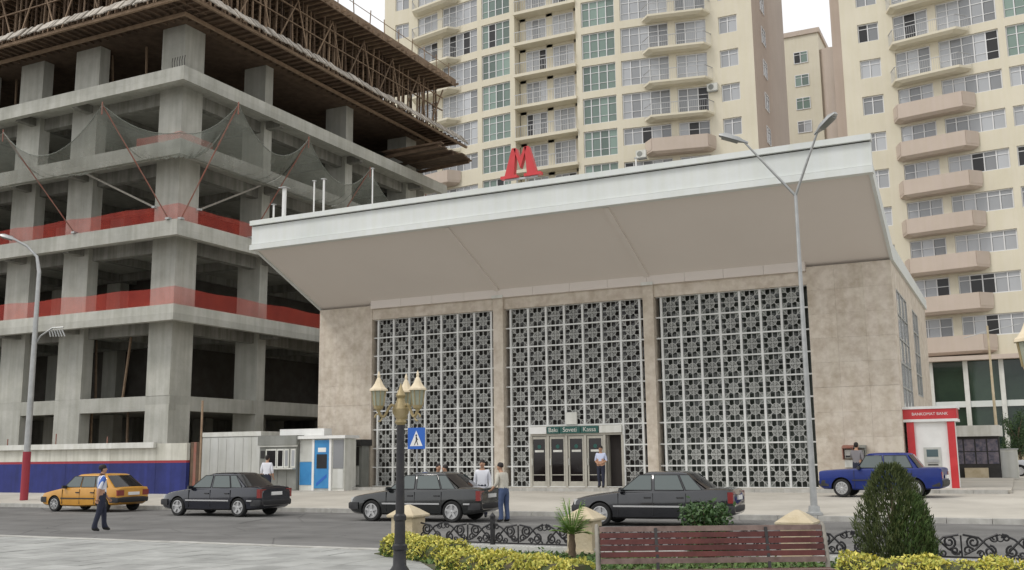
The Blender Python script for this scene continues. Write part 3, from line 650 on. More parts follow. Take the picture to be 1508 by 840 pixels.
def tower(name, label, cx, yf, zlo, sides, z_win0, seed, g_up, zbase=.4, ztop=54.):
    r = random.Random(seed)
    root = thing(name, label, 'apartment tower', (cx, yf, zbase)); bpy.context.view_layer.update()
    HWD = 18.6; SAG = 1.7
    def fy(t): return yf - (SAG * (1 - (t / 14.9) ** 2) if abs(t) < 14.9 else 0)
    def pt(t, dy=0.): return Vector((cx + t, fy(t) + dy, 0))
    colsp = [(3.1, 3.6, 'P'), (3.6, 6.7, 'G'), (6.7, 7.2, 'P'), (7.2, 11.4, 'W'), (11.4, 12.0, 'P'), (12.0, 14.6, 'B'), (14.6, 15.7, 'P'), (15.7, 17.3, 'S'), (17.3, HWD, 'P')]
    wall = MB(); floors = []; z = 9.15 - (3.05 * 2 if False else 0)
    while z < ztop: floors.append(z); z += FH
    def strip(t0, t1, z0, z1, dy=0.):
        a, b = pt(t0, dy), pt(t1, dy); wall.quad((a.x, a.y, z0), (b.x, b.y, z0), (b.x, b.y, z1), (a.x, a.y, z1))
    for s in sides:
        for t0, t1, k in colsp:
            a, b = (t0, t1) if s > 0 else (-t1, -t0)
            if k == 'P': strip(a, b, zlo, ztop); continue
            n = {'G': 4, 'W': 5, 'B': 3, 'S': 2}[k]; prev = zlo
            for zf in floors:
                up = zf > (g_up if k == 'G' else 27.5)
                o0, o1 = {'G': (.25, 2.66), 'W': (.28, 2.62), 'B': (.12, 2.5), 'S': (.85, 2.4)}[k] if up or k in 'SB' else (.95, 2.5)
                if zf + o1 < z_win0: continue
                strip(a, b, prev, zf + o0); prev = zf + o1
                A, B = pt(a), pt(b); D = Vector((0, .22, 0)); z0, z1 = zf + o0, zf + o1
                for p, q in ((A, A + D), (B, B + D)): wall.quad((p.x, p.y, z0), (q.x, q.y, z0), (q.x, q.y, z1), (p.x, p.y, z1))
                for zz in (z0, z1): wall.quad((A.x, A.y, zz), (B.x, B.y, zz), (B.x, B.y + .22, zz), (A.x, A.y + .22, zz))
                mid = (A + B) / 2; ang = math.atan2(B.y - A.y, B.x - A.x)
                mt = 'pane_green' if k == 'G' and up else 'pane'
                put_window(root, (mid.x, mid.y + .15, z0), ang, (B - A).length - .01, z1 - z0, n, mt, r, .16 if k == 'B' else .05)
                if k == 'B':
                    balcony(root, mid, ang, zf, up, s, r)
            strip(a, b, prev, ztop)
    # recessed loggias in the middle
    if len(sides) == 2:
        for zf in floors:
            if zf + 2.6 < z_win0: continue
            g = MB(); y1 = fy(0) + 1.05
            P(MB().box(cx - 3.1, cx + 3.1, fy(3) - .25, y1, zf - .28, zf), 'loggia_floor', 'cream', root)
            P(MB().box(cx - 3.1, cx + 3.1, y1, y1 + .1, zf, zf + .35), 'loggia_wall', 'cream', root)
            for x in (-3.0, -.25, 2.5): P(MB().box(cx + x, cx + x + .6, y1, y1 + .1, zf + .352, zf + FH - .28), 'loggia_wall', 'cream', root)
            P(MB().box(cx - 3.1, cx + 3.1, y1, y1 + .1, zf + 2.5, zf + FH - .282), 'loggia_wall', 'cream', root)
            for x in (-1.33, 1.42): put_window(root, (cx + x, y1 + .03, zf + .36), 0, 2.1, 2.12, 3, 'pane', r, .1)
            rl = MB(); yy = fy(3) - .2
            rl.box(cx - 3.05, cx + 3.05, yy, yy + .05, zf + 1.0, zf + 1.06)
            for k in range(25): rl.box(cx - 3.0 + k * .25, cx - 2.975 + k * .25, yy + .01, yy + .035, zf + .0, zf + 1.0)
            P(rl, 'loggia_railing', 'rail', root)
        for x in (-3.1, 3.1): wall.box(cx + x - .01, cx + x + .01, fy(3.1), fy(0) + 1.15, zlo, ztop)
    P(wall, 'front_wall', 'cream', root, fix=False)
    # flanks and back
    xa = cx - HWD; xb = cx + HWD
    side = MB()
    if 1 in sides:
        side.quad((xb, yf, zlo), (xb, yf + 7, zlo), (xb, yf + 7, ztop), (xb, yf, ztop))
        P(MB().box(xb - 10, xb - .35, yf + 7, yf + 16, zlo, ztop - 1), 'rear_wing', 'pink', root)
        for zf in floors:
            if zf + 2.4 > z_win0: put_window(root, (xb + .07, yf + 4.2, zf + .85), math.pi / 2, 1.5, 1.55, 2, 'pane', r)
    P(MB().quad((xa, yf, zlo), (xa, yf + 7, zlo), (xa, yf + 7, ztop), (xa, yf, ztop)), 'side_wall', 'pink', root, fix=False)
    if 1 in sides: P(side, 'side_wall', 'pink', root, fix=False)
    P(MB().box(xa + .3, xb - .35, yf + 2.2, yf + 6.9, zlo, ztop), 'core', 'hall_dark', root); P(MB().box(xa, xb, yf - 1.6, yf + 7, ztop, ztop + .6), 'roof', 'pink', root)
    return root
def balcony(root, mid, ang, zf, up, s, r):
    g = MB(); L0, L1, D = 3.0, 2.35, 1.05
    sh = -1.2 * s        # the slab reaches past the door bay towards the tower's middle
    def pl(z, k, e=0.): return [(sh - L0 * k, .0, z), (sh + L0 * k, .0, z), (sh + L1 * k - e, -D * k + e, z), (sh - L1 * k + e, -D * k + e, z)]
    g.loft([pl(-.36, .86, .1), pl(-.16, 1), pl(.02, 1)])
    o = g.build('balcony', 'cream' if up else 'pink', root); o.location = Vector((mid.x, mid.y, zf)) - root.location; o.rotation_euler = (0, 0, ang)
    q = pl(0, 1)
    if up:
        rl = MB(); pts = [q[0], q[3], q[2], q[1]]
        for a, b in zip(pts, pts[1:]):
            A, B = Vector(a), Vector(b); rl.bar(A + Vector((0, .03, 1.0)), B + Vector((0, .03, 1.0)), .05)
            n = max(2, int((B - A).length / .16))
            for k in range(n + 1): c = A.lerp(B, k / n); rl.bar(c + Vector((0, .03, .02)), c + Vector((0, .03, 1.0)), .018)
        rl.build('railing', 'rail', o)
    else:
        pp = MB(); pts = [q[0], q[3], q[2], q[1]]
        for a, b in zip(pts, pts[1:]):
            A, B = Vector(a), Vector(b); pp.bar(A + Vector((0, .07, .5)), B + Vector((0, .07, .5)), .12, .98)
        pp.build('parapet', 'pink', o); 
YT = 82.
T1 = tower('apartment_tower', 'cream apartment tower behind the station with green glazed bays and middle loggias', -36.0, YT, 8, (-1, 1), 21.5, 3, 24.)
T2 = tower('apartment_tower', 'cream apartment tower with pink balcony parapets above the glazed shop floor', 8.3, YT, 8.6, (-1, 1), 9.2, 5, 27.5)
# projecting stair strip on the left of the second tower
P(MB().box(-11.5, -10.32, YT + 3.5, YT + 9, .4, 54), 'stair_strip', 'pink', T2)
# glazed shop floor of the second tower
P(MB().box(-8, 20, YT - 2.1, YT + 2, 8.3, 8.62), 'shop_cornice', 'pink', T2); P(MB().box(-8, 20, YT - 1.0, YT + 2, .4, 1.75), 'shop_plinth', 'stone_pillar', T2)
for i in range(9):
    x = -7.8 + i * 2.35
    P(MB().box(x - .16, x + .16, YT - 1.6, YT - 1.2, 1.75, 8.3), 'shop_column', 'off_white', T2)
    for z0, z1 in ((1.8, 4.95), (5.4, 8.28)): P(MB().box(x + .17, x + 2.18, YT - 1.3, YT - 1.25, z0, z1), 'shop_pane', 'shop_glass', T2)
    P(MB().box(x + .165, x + 2.185, YT - 1.5, YT - 1.24, 4.96, 5.39), 'shop_band', 'fascia', T2)
P(MB().box(-8, 20, YT - 1.1, YT - 1.05, 1.75, 8.3), 'shop_backdrop', 'dark', T2)
# air conditioners
for i, (x, y, z, lab) in enumerate(((-27.0, YT - 1.7, 26.9, 'white air conditioner box under the lowest visible balcony of the green glazed tower'), (-9.9, YT - .02, 18.6, 'white air conditioner box on the corner wall of the tower with pink parapets'), (-6.1, YT - .02, 21.6, 'white air conditioner box between small windows and balconies of the tower with pink parapets'), (-21.0, YT - .02, 32.4, 'white air conditioner box beside the right hand balconies of the green glazed tower'))):
    t = thing('air_conditioner', lab, 'air conditioner', (x, y, z)); MB().box(-.45, .45, -.35, 0, 0, .65).build('case', 'off_white', t); MB().lathe([(.24, -.36), (.24, -.351)], 16, (-.1, 0, .33), 'y').build('fan_grille', 'panel_mid', t); MB().box(-.4, .4, -.3, .25, -.06, -.01).build('bracket', 'galv', t)
# farther block seen between the towers
B3 = thing('apartment_block', 'farther cream and pink block seen in the gap between the two towers', 'building', (-19.5, 122, .4)); bpy.context.view_layer.update()
P(MB().box(-26, -18.0, 122, 136, .4, 52.6), 'front_wall', 'cream', B3); P(MB().box(-26.2, -17.8, 121.8, 136.2, 52.6, 53.2), 'parapet', 'pink', B3)
cyl = [( -17.0 + 1.9 * math.cos(a), 124.5 + 2.4 * math.sin(a)) for a in [math.pi * 2 * k / 24 for k in range(24)]]
P(MB().prism(cyl, 'z', .4, 50.5), 'stair_drum', 'pink', B3, smooth=40)
P(MB().box(-17.98, -16, 124, 136, .4, 49.6), 'rear_wall', 'cream', B3)
rr = random.Random(4)
for k in range(12):
    z = 49 - k * 2.95
    for x in (-24.3, -20.2): put_window(B3, (x, 121.92, z), 0, 1.7, 1.5, 2, 'pane_green' if rr.random() < .3 else 'pane', rr, .1)
    put_window(B3, (-15.02, 123.0, z - 1.6), R(52), .9, 1.5, 2, 'pane', rr, .1)
for k, (z, w) in enumerate(((45.6, .9), (38.2, .7), (35.4, .8))):
    t = thing('satellite_dish', ['white satellite dish, topmost on the farther pink stair drum', 'small dark satellite dish, middle one on the farther stair drum', 'dark satellite dish, lowest on the farther stair drum'][k], 'satellite dish', (-15.2, 122.6, z), 0, 'satellite dishes on the farther block')
    o = MB().lathe([(.02, -.0), (w * .6, -.1), (w, -.35), (w - .03, -.33), (w * .6, -.07)], 16, (0, -.5, 0), 'y').build('dish', 'white' if k == 0 else 'panel_mid', t, 40); MB().bar((0, -.4, 0), (-.6, .4, -.1), .08).build('mount', 'galv', t); MB().bar((0, -.5, 0), (.1, -1.2, .1), .05).build('feed_arm', 'galv', t)

# ------------------------------------------------------------------ vehicles
def lerp(a, b, t): return a + (b - a) * t
def interp(tab, x):
    if x <= tab[0][0]: return tab[0][1]
    for (a, p), (b, q) in zip(tab, tab[1:]):
        if x <= b: return lerp(p, q, (x - a) / (b - a))
    return tab[-1][1]
def wheel_mesh(rad, spokes):
    ty = MB().lathe([(rad * .66, -.09), (rad * .9, -.1), (rad * .98, -.075), (rad, -.04), (rad, .04), (rad * .98, .075), (rad * .9, .1), (rad * .66, .09), (rad * .6, 0)], 28, (0, 0, 0), 'y').mesh('tyre', 'tyre', 40)
    g = MB(); g.lathe([(rad * .68, .05), (rad * .69, .098), (rad * .62, .1), (rad * .6, .05), (.01, .045)], 28, (0, 0, 0), 'y'); g.lathe([(.05, .05), (.05, .09), (.02, .1)], 12, (0, 0, 0), 'y')
    for k in range(spokes):
        a = 6.28318 * k / spokes + .3; g.bar((.03 * math.cos(a), .075, .03 * math.sin(a)), (rad * .63 * math.cos(a), .08, rad * .63 * math.sin(a)), .03 if spokes > 6 else .07, .035, up=(0, 1, 0))
    rm = g.mesh('rim', 'rim', 40); return ty, rm
def car(name, label, loc, rz, S, paint, group=None, shared=None):
    root = thing(name, label, 'car', loc, rz, group)
    if shared:
        for ch in shared.children:
            c = copy_tree(ch, root)
            if ch.name.startswith(('body', 'roof_shell', 'mirror', 'door_')) and not ch.name.startswith('door_s'):
                c.data = ch.data.copy() if ch.data else None
                if c.data and c.data.materials: 
                    if c.data.materials[0].name.startswith('paint'): c.data.materials[0] = MATS[paint]
        return root
    L, W = S['L'], S['W']; hwm = W / 2
    xs = S['xs']; secs = []
    for x in xs:
        zt = interp(S['top'], x); zb = interp(S['bot'], x); hw = hwm * interp(S['wid'], x); zs = zt - S.get('shoulder', .06)
        hs = [(hw * .86, zb), (hw * .97, zb + .05), (hw * 1.0, lerp(zb, zs, .35)), (hw * .998, lerp(zb, zs, .62)), (hw * .985, zs - .03), (hw * .955, zs + .025), (hw * .86, zt - .005), (hw * .45, zt + .012), (0, zt + .016)]
        ring = [(x, 0, zb)] + [(x, y, z) for y, z in hs] + [(x, -y, z) for y, z in hs[-2::-1]]
        secs.append(ring)
    body = MB().loft(secs).build('body', [paint, 'plastic'], root)
    # wheel arches cut out of the body
    wr = S['wr']; cut = MB()
    for x in S['axles']:
        for s in (-1, 1): cut.lathe([(wr * S.get('arch', 1.16), s * (hwm - .28)), (wr * S.get('arch', 1.16), s * (hwm + .1))], 28, (x, 0, wr), 'y')
    co = cut.build('cutter', ['plastic'], None); co.matrix_world = root.matrix_basis
    bm_ = body.modifiers.new('arches', 'BOOLEAN'); bm_.object = co; bm_.operation = 'DIFFERENCE'; bm_.solver = 'EXACT'; co.matrix_basis = root.matrix_basis
    bpy.context.view_layer.update(); dg = bpy.context.evaluated_depsgraph_get(); me = bpy.data.meshes.new_from_object(body.evaluated_get(dg)); body.modifiers.clear(); body.data = me; bpy.data.objects.remove(co)
    finish(me, 32, False)
    # cabin
    G = S['cabin']; z0, z1 = G['z0'], G['z1']
    def outline(v, ins=0., zz=None):
        xf = lerp(G['xf0'], G['xf1'], v) - ins; xr = lerp(G['xr0'], G['xr1'], v) + ins; w = lerp(G['w0'], G['w1'], v) - ins; z = lerp(z0, z1, v) if zz is None else zz
        p = []
        for k in range(7): q = -1 + 2 * k / 6; p.append((xf - G.get('bow', .12) * q * q - (.05 if abs(q) == 1 else 0), q * w * .985, z))
        for k in range(1, 5): t = k / 5; p.append((lerp(xf - .15, xr + .12, t), w * (1 + .015 * math.sin(math.pi * t)), z))
        for k in range(7): q = 1 - 2 * k / 6; p.append((xr + G.get('bow', .12) * q * q * .8 + (.04 if abs(q) == 1 else 0), q * w * .985, z))
        for k in range(1, 5): t = k / 5; p.append((lerp(xr + .12, xf - .15, t), -w * (1 + .015 * math.sin(math.pi * t)), z))
        return p
    MB().loft([outline(0), outline(.5), outline(.9), outline(.97, .025), outline(1, .07), outline(1, .3, z1 + .02)]).build('roof_shell', paint, root, 40)
    def side(x, v, s, off=.007):
        w = lerp(G['w0'], G['w1'], v); return (x, s * (w * 1.012 + off), lerp(z0, z1, v))
    for s in (-1, 1):
        for k, q in enumerate(S['windows']):
            # q = (x rear bottom, x front bottom, x front top, x rear top)
            v0, v1 = .1, .86; g = MB()
            a = [side(q[0], v0, s), side(q[1], v0, s), side(q[2], v1, s), side(q[3], v1, s)]; b = [(p[0], p[1] - s * .02, p[2]) for p in a]
            g.add(a + b, [(0, 1, 2, 3), (4, 5, 6, 7), (0, 1, 5, 4), (1, 2, 6, 5), (2, 3, 7, 6), (3, 0, 4, 7)]); g.build('side_window', 'car_glass', root)
            gr = MB(); 
            for i in range(4): gr.bar(a[i], a[(i + 1) % 4], .018, .018)
            gr.build('window_trim', 'plastic', root)
    for nm, e0, e1, sg in (('windscreen', 'xf0', 'xf1', 1), ('rear_window', 'xr0', 'xr1', -1)):
        g = MB(); rows = []
        for v in (.08, .35, .62, .9):
            x = lerp(G[e0], G[e1], v); w = lerp(G['w0'], G['w1'], v); rows.append([(x - sg * G.get('bow', .12) * (1 if sg > 0 else .8) * q * q + sg * .012, q * w * .9, lerp(z0, z1, v) + .004) for q in (-1, -.67, -.33, 0, .33, .67, 1)])
        g.loft(rows, close=False, caps=False); g.build(nm, 'car_glass' if sg > 0 else 'car_glass_dark', root, 60, fix=False)
    # wheels
    ty, rm = wheel_mesh(wr, S['spokes'])
    for x in S['axles']:
        for s in (-1, 1):
            wl = link('wheel', None, root, (x, s * (hwm - .12), wr), 0 if s > 0 else math.pi); wl.empty_display_size = .1
            link('tyre', ty, wl); link('rim', rm, wl)
    # bumpers, lamps, plates, trim
    for sg, key in ((1, 'front'), (-1, 'rear')):
        x = S[key + '_x']; z = S['bump_z']; g = MB(); pts = []
        hw = hwm * .97
        ring = lambda xx, y: [(xx, y, z - .1), (xx + sg * .035, y, z - .06), (xx + sg * .04, y, z + .06), (xx, y, z + .1), (xx - sg * .2, y, z + .1), (xx - sg * .2, y, z - .1)]
        g.loft([ring(x - sg * .16, -hw * 1.0), ring(x - sg * .03, -hw * .93), ring(x, -hw * .6), ring(x + sg * .01, 0), ring(x, hw * .6), ring(x - sg * .03, hw * .93), ring(x - sg * .16, hw)])
        g.build('bumper', S['bumper'], root, 40)
        g = MB().box(min(x, x + sg * .05), max(x, x + sg * .05), -.26, .26, z - .055 + S.get('plate_dz', 0) * (sg < 0), z + .055 + S.get('plate_dz', 0) * (sg < 0)); g.build('number_plate', 'white', root)
        for s in (-1, 1):
            lp = S[key + '_lamp']  # x, y0, y1, z0, z1
            MB().box(min(lp[0], lp[0] - sg * .14), max(lp[0], lp[0] - sg * .14), min(s * lp[1], s * lp[2]), max(s * lp[1], s * lp[2]), lp[3], lp[4]).build('headlight' if sg > 0 else 'taillight', 'lamp_clear' if sg > 0 else 'lamp_red', root)
    lp = S['front_lamp']; MB().box(lp[0] - .1, lp[0] + .012, -lp[1] + .03, lp[1] - .03, lp[3], lp[4] + .02).build('grille', 'chrome' if S.get('trim') else 'plastic', root)
    for s in (-1, 1):
        zz = S['strip_z']; x0, x1 = S['axles'][1] + wr * 1.25, S['axles'][0] - wr * 1.25
        MB().box(x0, x1, min(s * hwm, s * (hwm + .012)), max(s * hwm, s * (hwm + .012)), zz - .022, zz + .022).build('side_strip', S['strip'], root)
        if S.get('strip_rear'): MB().box(S['rear_x'] + .3, S['axles'][1] - wr * 1.25, min(s * hwm * .97, s * (hwm + .008)), max(s * hwm * .97, s * (hwm + .008)), zz - .022, zz + .022).build('side_strip', S['strip'], root)
        for xd in S['doors']: MB().box(xd - .004, xd + .004, min(s * hwm * .97, s * (hwm + .004)), max(s * hwm * .97, s * (hwm + .004)), .3, S['belt'] - .03).build('door_seam', 'plastic', root)
        for xd in S['handles']: MB().box(xd - .09, xd + .09, min(s * hwm * .98, s * (hwm + .02)), max(s * hwm * .98, s * (hwm + .02)), S['belt'] - .16, S['belt'] - .125).build('door_handle', 'plastic', root)
        mx_ = S['mirror_x']; mb = MB().loft([[(mx_, s * (hwm - .1), S['belt'] + .0), (mx_, s * (hwm - .1), S['belt'] + .1), (mx_ + .08, s * (hwm - .1), S['belt'] + .1), (mx_ + .1, s * (hwm - .1), S['belt'])], [(mx_, s * (hwm + .14), S['belt'] + .0), (mx_, s * (hwm + .14), S['belt'] + .12), (mx_ + .07, s * (hwm + .13), S['belt'] + .11), (mx_ + .09, s * (hwm + .13), S['belt'] + .01)]]); mb.build('mirror', paint if S.get('trim') else 'plastic', root, 40)
    return root
SEDAN = dict(L=4.5, W=1.72, xs=[-2.22, -2.16, -2.0, -1.75, -1.5, -1.2, -.9, -.5, 0, .4, .8, 1.0, 1.3, 1.6, 1.9, 2.08, 2.18, 2.22],
    top=[(-2.22, .84), (-2.16, .95), (-2.0, .985), (-1.6, .99), (-1.2, .98), (0, .93), (.8, .915), (1.0, .9), (1.6, .82), (1.95, .76), (2.15, .7), (2.22, .6)],
    bot=[(-2.22, .36), (-2.1, .28), (-1.8, .22), (0, .2), (1.8, .2), (2.1, .24), (2.22, .3)], wid=[(-2.22, .8), (-2.16, .87), (-2.0, .94), (-1.6, .985), (0, 1), (1.5, .985), (1.95, .93), (2.15, .86), (2.22, .78)],
    axles=(1.38, -1.31), wr=.31, spokes=5, cabin=dict(z0=.9, z1=1.42, xf0=1.0, xf1=.22, xr0=-1.72, xr1=-.98, w0=.8, w1=.6, bow=.13),
    windows=[(-1.42, -.98, -.78, -1.04), (-.93, -.14, -.1, -.74), (-.06, .78, .3, -.03)], front_x=2.2, rear_x=-2.2, bump_z=.46, bumper='plastic', trim='chrome', plate_dz=.29,
    front_lamp=(2.14, .42, .74, .56, .7), rear_lamp=(-2.205, .5, .79, .62, .9), strip_z=.53, strip='rim', strip_rear=True, doors=(.86, -.1, -.98), handles=(.05, -.83), belt=.9, mirror_x=.72)
HATCH = dict(L=4.0, W=1.65, xs=[-1.96, -1.9, -1.75, -1.5, -1.2, -.9, -.5, 0, .4, .8, 1.0, 1.3, 1.6, 1.85, 1.95, 1.99],
    top=[(-1.96, .86), (-1.9, .9), (-1.5, .9), (0, .88), (.8, .87), (1.0, .85), (1.6, .74), (1.85, .69), (1.99, .6)], bot=[(-1.96, .36), (-1.8, .26), (0, .2), (1.8, .22), (1.99, .32)],
    wid=[(-1.96, .88), (-1.9, .93), (-1.5, .99), (0, 1), (1.5, .98), (1.85, .93), (1.99, .86)], axles=(1.22, -1.24), wr=.285, spokes=8, shoulder=.04,
    cabin=dict(z0=.86, z1=1.38, xf0=.95, xf1=.3, xr0=-1.86, xr1=-1.2, w0=.77, w1=.6, bow=.1), windows=[(-1.45, -.85, -.72, -1.15), (-.8, -.12, -.08, -.7), (-.06, .75, .36, -.04)],
    front_x=2.0, rear_x=-1.96, bump_z=.45, bumper='plastic', front_lamp=(1.975, .4, .7, .55, .68), rear_lamp=(-1.965, .45, .76, .6, .8), plate_dz=.22, strip_z=.5, strip='plastic', doors=(.8, -.1, -.85), handles=(0, -.75), belt=.86, mirror_x=.62)
BOXY = dict(L=4.13, W=1.62, xs=[-2.04, -2.0, -1.9, -1.5, -1.2, -.9, -.5, 0, .4, .8, 1.0, 1.3, 1.6, 1.9, 2.0, 2.04],
    top=[(-2.04, .9), (-2.0, .94), (-1.9, .95), (-1.2, .95), (0, .93), (.8, .925), (1.6, .89), (2.0, .86), (2.04, .82)], bot=[(-2.04, .34), (-1.9, .28), (0, .22), (1.9, .26), (2.04, .34)],
    wid=[(-2.04, .94), (-2.0, .97), (-1.5, 1), (0, 1), (1.5, .99), (2.0, .96), (2.04, .93)], axles=(1.27, -1.15), wr=.3, spokes=10, shoulder=.03, arch=1.2,
    cabin=dict(z0=.91, z1=1.43, xf0=.86, xf1=.42, xr0=-1.38, xr1=-1.0, w0=.75, w1=.61, bow=.07), windows=[(-1.12, -.22, -.18, -.92), (-.16, .66, .42, -.12)],
    front_x=2.07, rear_x=-2.07, bump_z=.46, bumper='dark', front_lamp=(2.055, .4, .72, .6, .8), rear_lamp=(-2.055, .5, .76, .62, .82), plate_dz=.2, strip_z=.56, strip='plastic', doors=(.82, -.18, -1.1), handles=(-.02, -1.0), belt=.91, mirror_x=.6)
GR = 'cars along the far kerb'
S1 = car('parked_car', 'navy sedan beside the yellow hatchback, in front of the grey kiosk', (-24.5, 27.35, 0), math.pi + R(-1), SEDAN, 'paint_navy', GR)
car('parked_car', 'charcoal sedan with two men standing at its boot', (-16.25, 26.85, 0), math.pi + R(3), SEDAN, 'paint_charcoal', GR, S1)
car('parked_car', 'slate grey sedan in front of the station doors, partly hidden by the park bench', (-8.95, 26.95, 0), math.pi + R(3), SEDAN, 'paint_slate', GR, S1)
car('parked_car', 'yellow hatchback parked by the blue and white wall', (-31.7, 28.2, 0), math.pi + R(1), HATCH, 'paint_yellow', GR)
bl = car('parked_car', 'boxy blue sedan standing before the cash machine booth', (-4.2, 36.5, .4), math.pi + R(-4), BOXY, 'paint_blue', GR); bl.scale = (.95, 1, 1)
car('parked_car', 'silver sedan with dark wheels far behind the cash machine booth', (1.15, 66.0, .4), math.pi, BOXY, 'paint_silver', GR)

# ------------------------------------------------------------------ people
def person(label, loc, rz, h=1.74, shirt='shirt_white', trs='trousers_navy', pose='stand', sleeve=.5, mats=None):
    k = h / 1.76
    J = {'pelvis': ((0, 0, .95), (.165, .12)), 'waist': ((0, 0, 1.1), (.165, .12)), 'chest': ((0, .01, 1.3), (.185, .13)), 'neckb': ((0, .01, 1.46), (.075, .07)), 'neck': ((0, -.005, 1.53), (.056, .056)),
         'chin': ((0, -.025, 1.58), (.066, .075)), 'head': ((0, -.02, 1.66), (.077, .094)), 'crown': ((0, 0, 1.735), (.055, .065)), 'nose': ((0, -.122, 1.645), (.012, .014))}
    E = [('pelvis', 'waist'), ('waist', 'chest'), ('chest', 'neckb'), ('neckb', 'neck'), ('neck', 'chin'), ('chin', 'head'), ('head', 'crown'), ('head', 'nose')]
    arms = {'stand': ((.235, .03, 1.14), (.25, -.05, .9)), 'front': ((.25, .03, 1.14), (.07, -.2, 1.02)), 'walk': ((.235, .05, 1.14), (.25, -.03, .89)), 'phone': ((.26, -.12, 1.2), (.13, -.22, 1.5)), 'lean': ((.24, -.05, 1.13), (.24, -.25, .98))}[pose]
    for s in (-1, 1):
        n = 'LR'[s > 0]; e, w_ = arms; fwd = 0.
        if pose == 'phone' and s < 0: e, w_ = (.24, .03, 1.14), (.25, -.05, .9)
        if pose == 'walk': fwd = .13 * s
        e = Vector((e[0] * s, e[1] - fwd * .5, e[2])); w_ = Vector((w_[0] * s, w_[1] - fwd * 1.4, w_[2])); hd = (w_ - e).normalized(); hv = w_ + hd * .075
        J[n + 'sh'] = ((.175 * s, .01, 1.415), (.08, .08)); J[n + 'el'] = (tuple(e), (.058, .058)); J[n + 'wr'] = (tuple(w_), (.031, .031)); J[n + 'ha'] = (tuple(hv), (.036, .026))
        st = .16 * s if pose == 'walk' else .04 * s
        J[n + 'hip'] = ((.1 * s, 0, .88), (.108, .108)); J[n + 'kn'] = ((.105 * s, -st * .55 - .02, .49), (.08, .08)); J[n + 'an'] = ((.1 * s, -st + .03, .095), (.06, .06)); J[n + 'he'] = ((.1 * s, -st + .055, .045), (.04, .038)); J[n + 'to'] = ((.115 * s, -st - .14, .035), (.042, .03))
        E += [('chest', n + 'sh'), (n + 'sh', n + 'el'), (n + 'el', n + 'wr'), (n + 'wr', n + 'ha'), ('pelvis', n + 'hip'), (n + 'hip', n + 'kn'), (n + 'kn', n + 'an'), (n + 'an', n + 'he'), (n + 'an', n + 'to')]
        J[n + 'ear'] = ((.083 * s, .0, 1.645), (.012, .022)); E.append(('head', n + 'ear'))
    if pose == 'lean':
        for nm in list(J):
            p, rr_ = J[nm]
            if p[2] > 1.0: J[nm] = ((p[0], p[1] - (p[2] - 1.0) * .22, p[2] - (p[2] - 1) * .03), rr_)
    bm = bmesh.new(); lay = bm.verts.layers.skin.verify(); V = {}
    for nm, (p, rr_) in J.items():
        v = bm.verts.new(Vector(p) * k); v[lay].radius = (rr_[0] * k, rr_[1] * k); v[lay].use_root = nm == 'pelvis'; V[nm] = v
    for a, b in E: bm.edges.new((V[a], V[b]))
    me = bpy.data.meshes.new('p'); bm.to_mesh(me); bm.free(); o = bpy.data.objects.new('p', me); col.objects.link(o)
    o.modifiers.new('s', 'SKIN').use_smooth_shade = True; sb = o.modifiers.new('u', 'SUBSURF'); sb.levels = 2; sb.render_levels = 2
    dg = bpy.context.evaluated_depsgraph_get(); me2 = bpy.data.meshes.new_from_object(o.evaluated_get(dg)); bpy.data.objects.remove(o)
    me2.materials.clear()
    for t in ('skin', shirt, trs, 'shoe', 'hair'): me2.materials.append(MATS[t])
    segs = [(a, b, Vector(J[a][0]) * k, Vector(J[b][0]) * k) for a, b in E]
    for f in me2.polygons:
        c = f.center; best = None
        for a, b, p, q in segs:
            d = q - p; t = max(0, min(1, (c - p).dot(d) / d.length_squared)); dist = (c - p - d * t).length
            if best is None or dist < best[0]: best = (dist, a, b, t)
        _, a, b, t = best; mi = 0
        if (a, b) in (('pelvis', 'waist'), ('waist', 'chest')) or b[1:] == 'sh': mi = 1 if not (a == 'pelvis' and t < .35) else 2
        elif (a, b) == ('chest', 'neckb'): mi = 1
        elif b[1:] == 'el': mi = 1
        elif b[1:] == 'wr': mi = 1 if sleeve > .9 and t < .95 else (1 if t < (sleeve - .5) else 0)
        elif b[1:] in ('hip', 'kn', 'an'): mi = 2
        elif b[1:] in ('he', 'to'): mi = 3 if c.z < .1 * k else 2
        elif a in ('head', 'chin') or b in ('crown', 'head'):
            if c.z > 1.7 * k or (c.y > .02 * k and c.z > 1.58 * k): mi = 4
        f.material_index = mi
    # fingers, modelled on each palm
    fg = bmesh.new(); fg.from_mesh(me2)
    for n in 'LR':
        w_ = Vector(J[n + 'wr'][0]) * k; hv = Vector(J[n + 'ha'][0]) * k; d = (hv - w_).normalized(); sd_ = d.orthogonal().normalized(); sd_ = Vector((0, -1, 0)) if abs(d.y) < .7 else Vector((1, 0, 0)); sd_ = (sd_ - d * sd_.dot(d)).normalized(); nr = d.cross(sd_)
        for i in range(5):
            if i < 4: base = hv + sd_ * (.03 - .02 * i) * k; ln = (.07, .08, .075, .06)[i] * k; pts = [base, base + d * ln * .5, base + d * ln * .8 + nr * ln * .35, base + d * ln * .9 + nr * ln * .7]
            else: base = w_ + d * .03 * k + sd_ * .025 * k; pts = [base, base + (d * .4 + sd_) * .035 * k, base + (d + sd_ * .8) * .045 * k]
            t = MB().tube(pts, [.011 * k] * (len(pts) - 1) + [.008 * k], 6); vs = [fg.verts.new(p) for p in t.v]
            for f in t.f:
                ff = fg.faces.new([vs[q] for q in f]); ff.smooth = True; ff.material_index = 0
    fg.to_mesh(me2); fg.free()
    root = thing('person', label, 'person', loc, rz); link('body', me2, root)
    if mats: me2.materials[1] = MATS[mats]
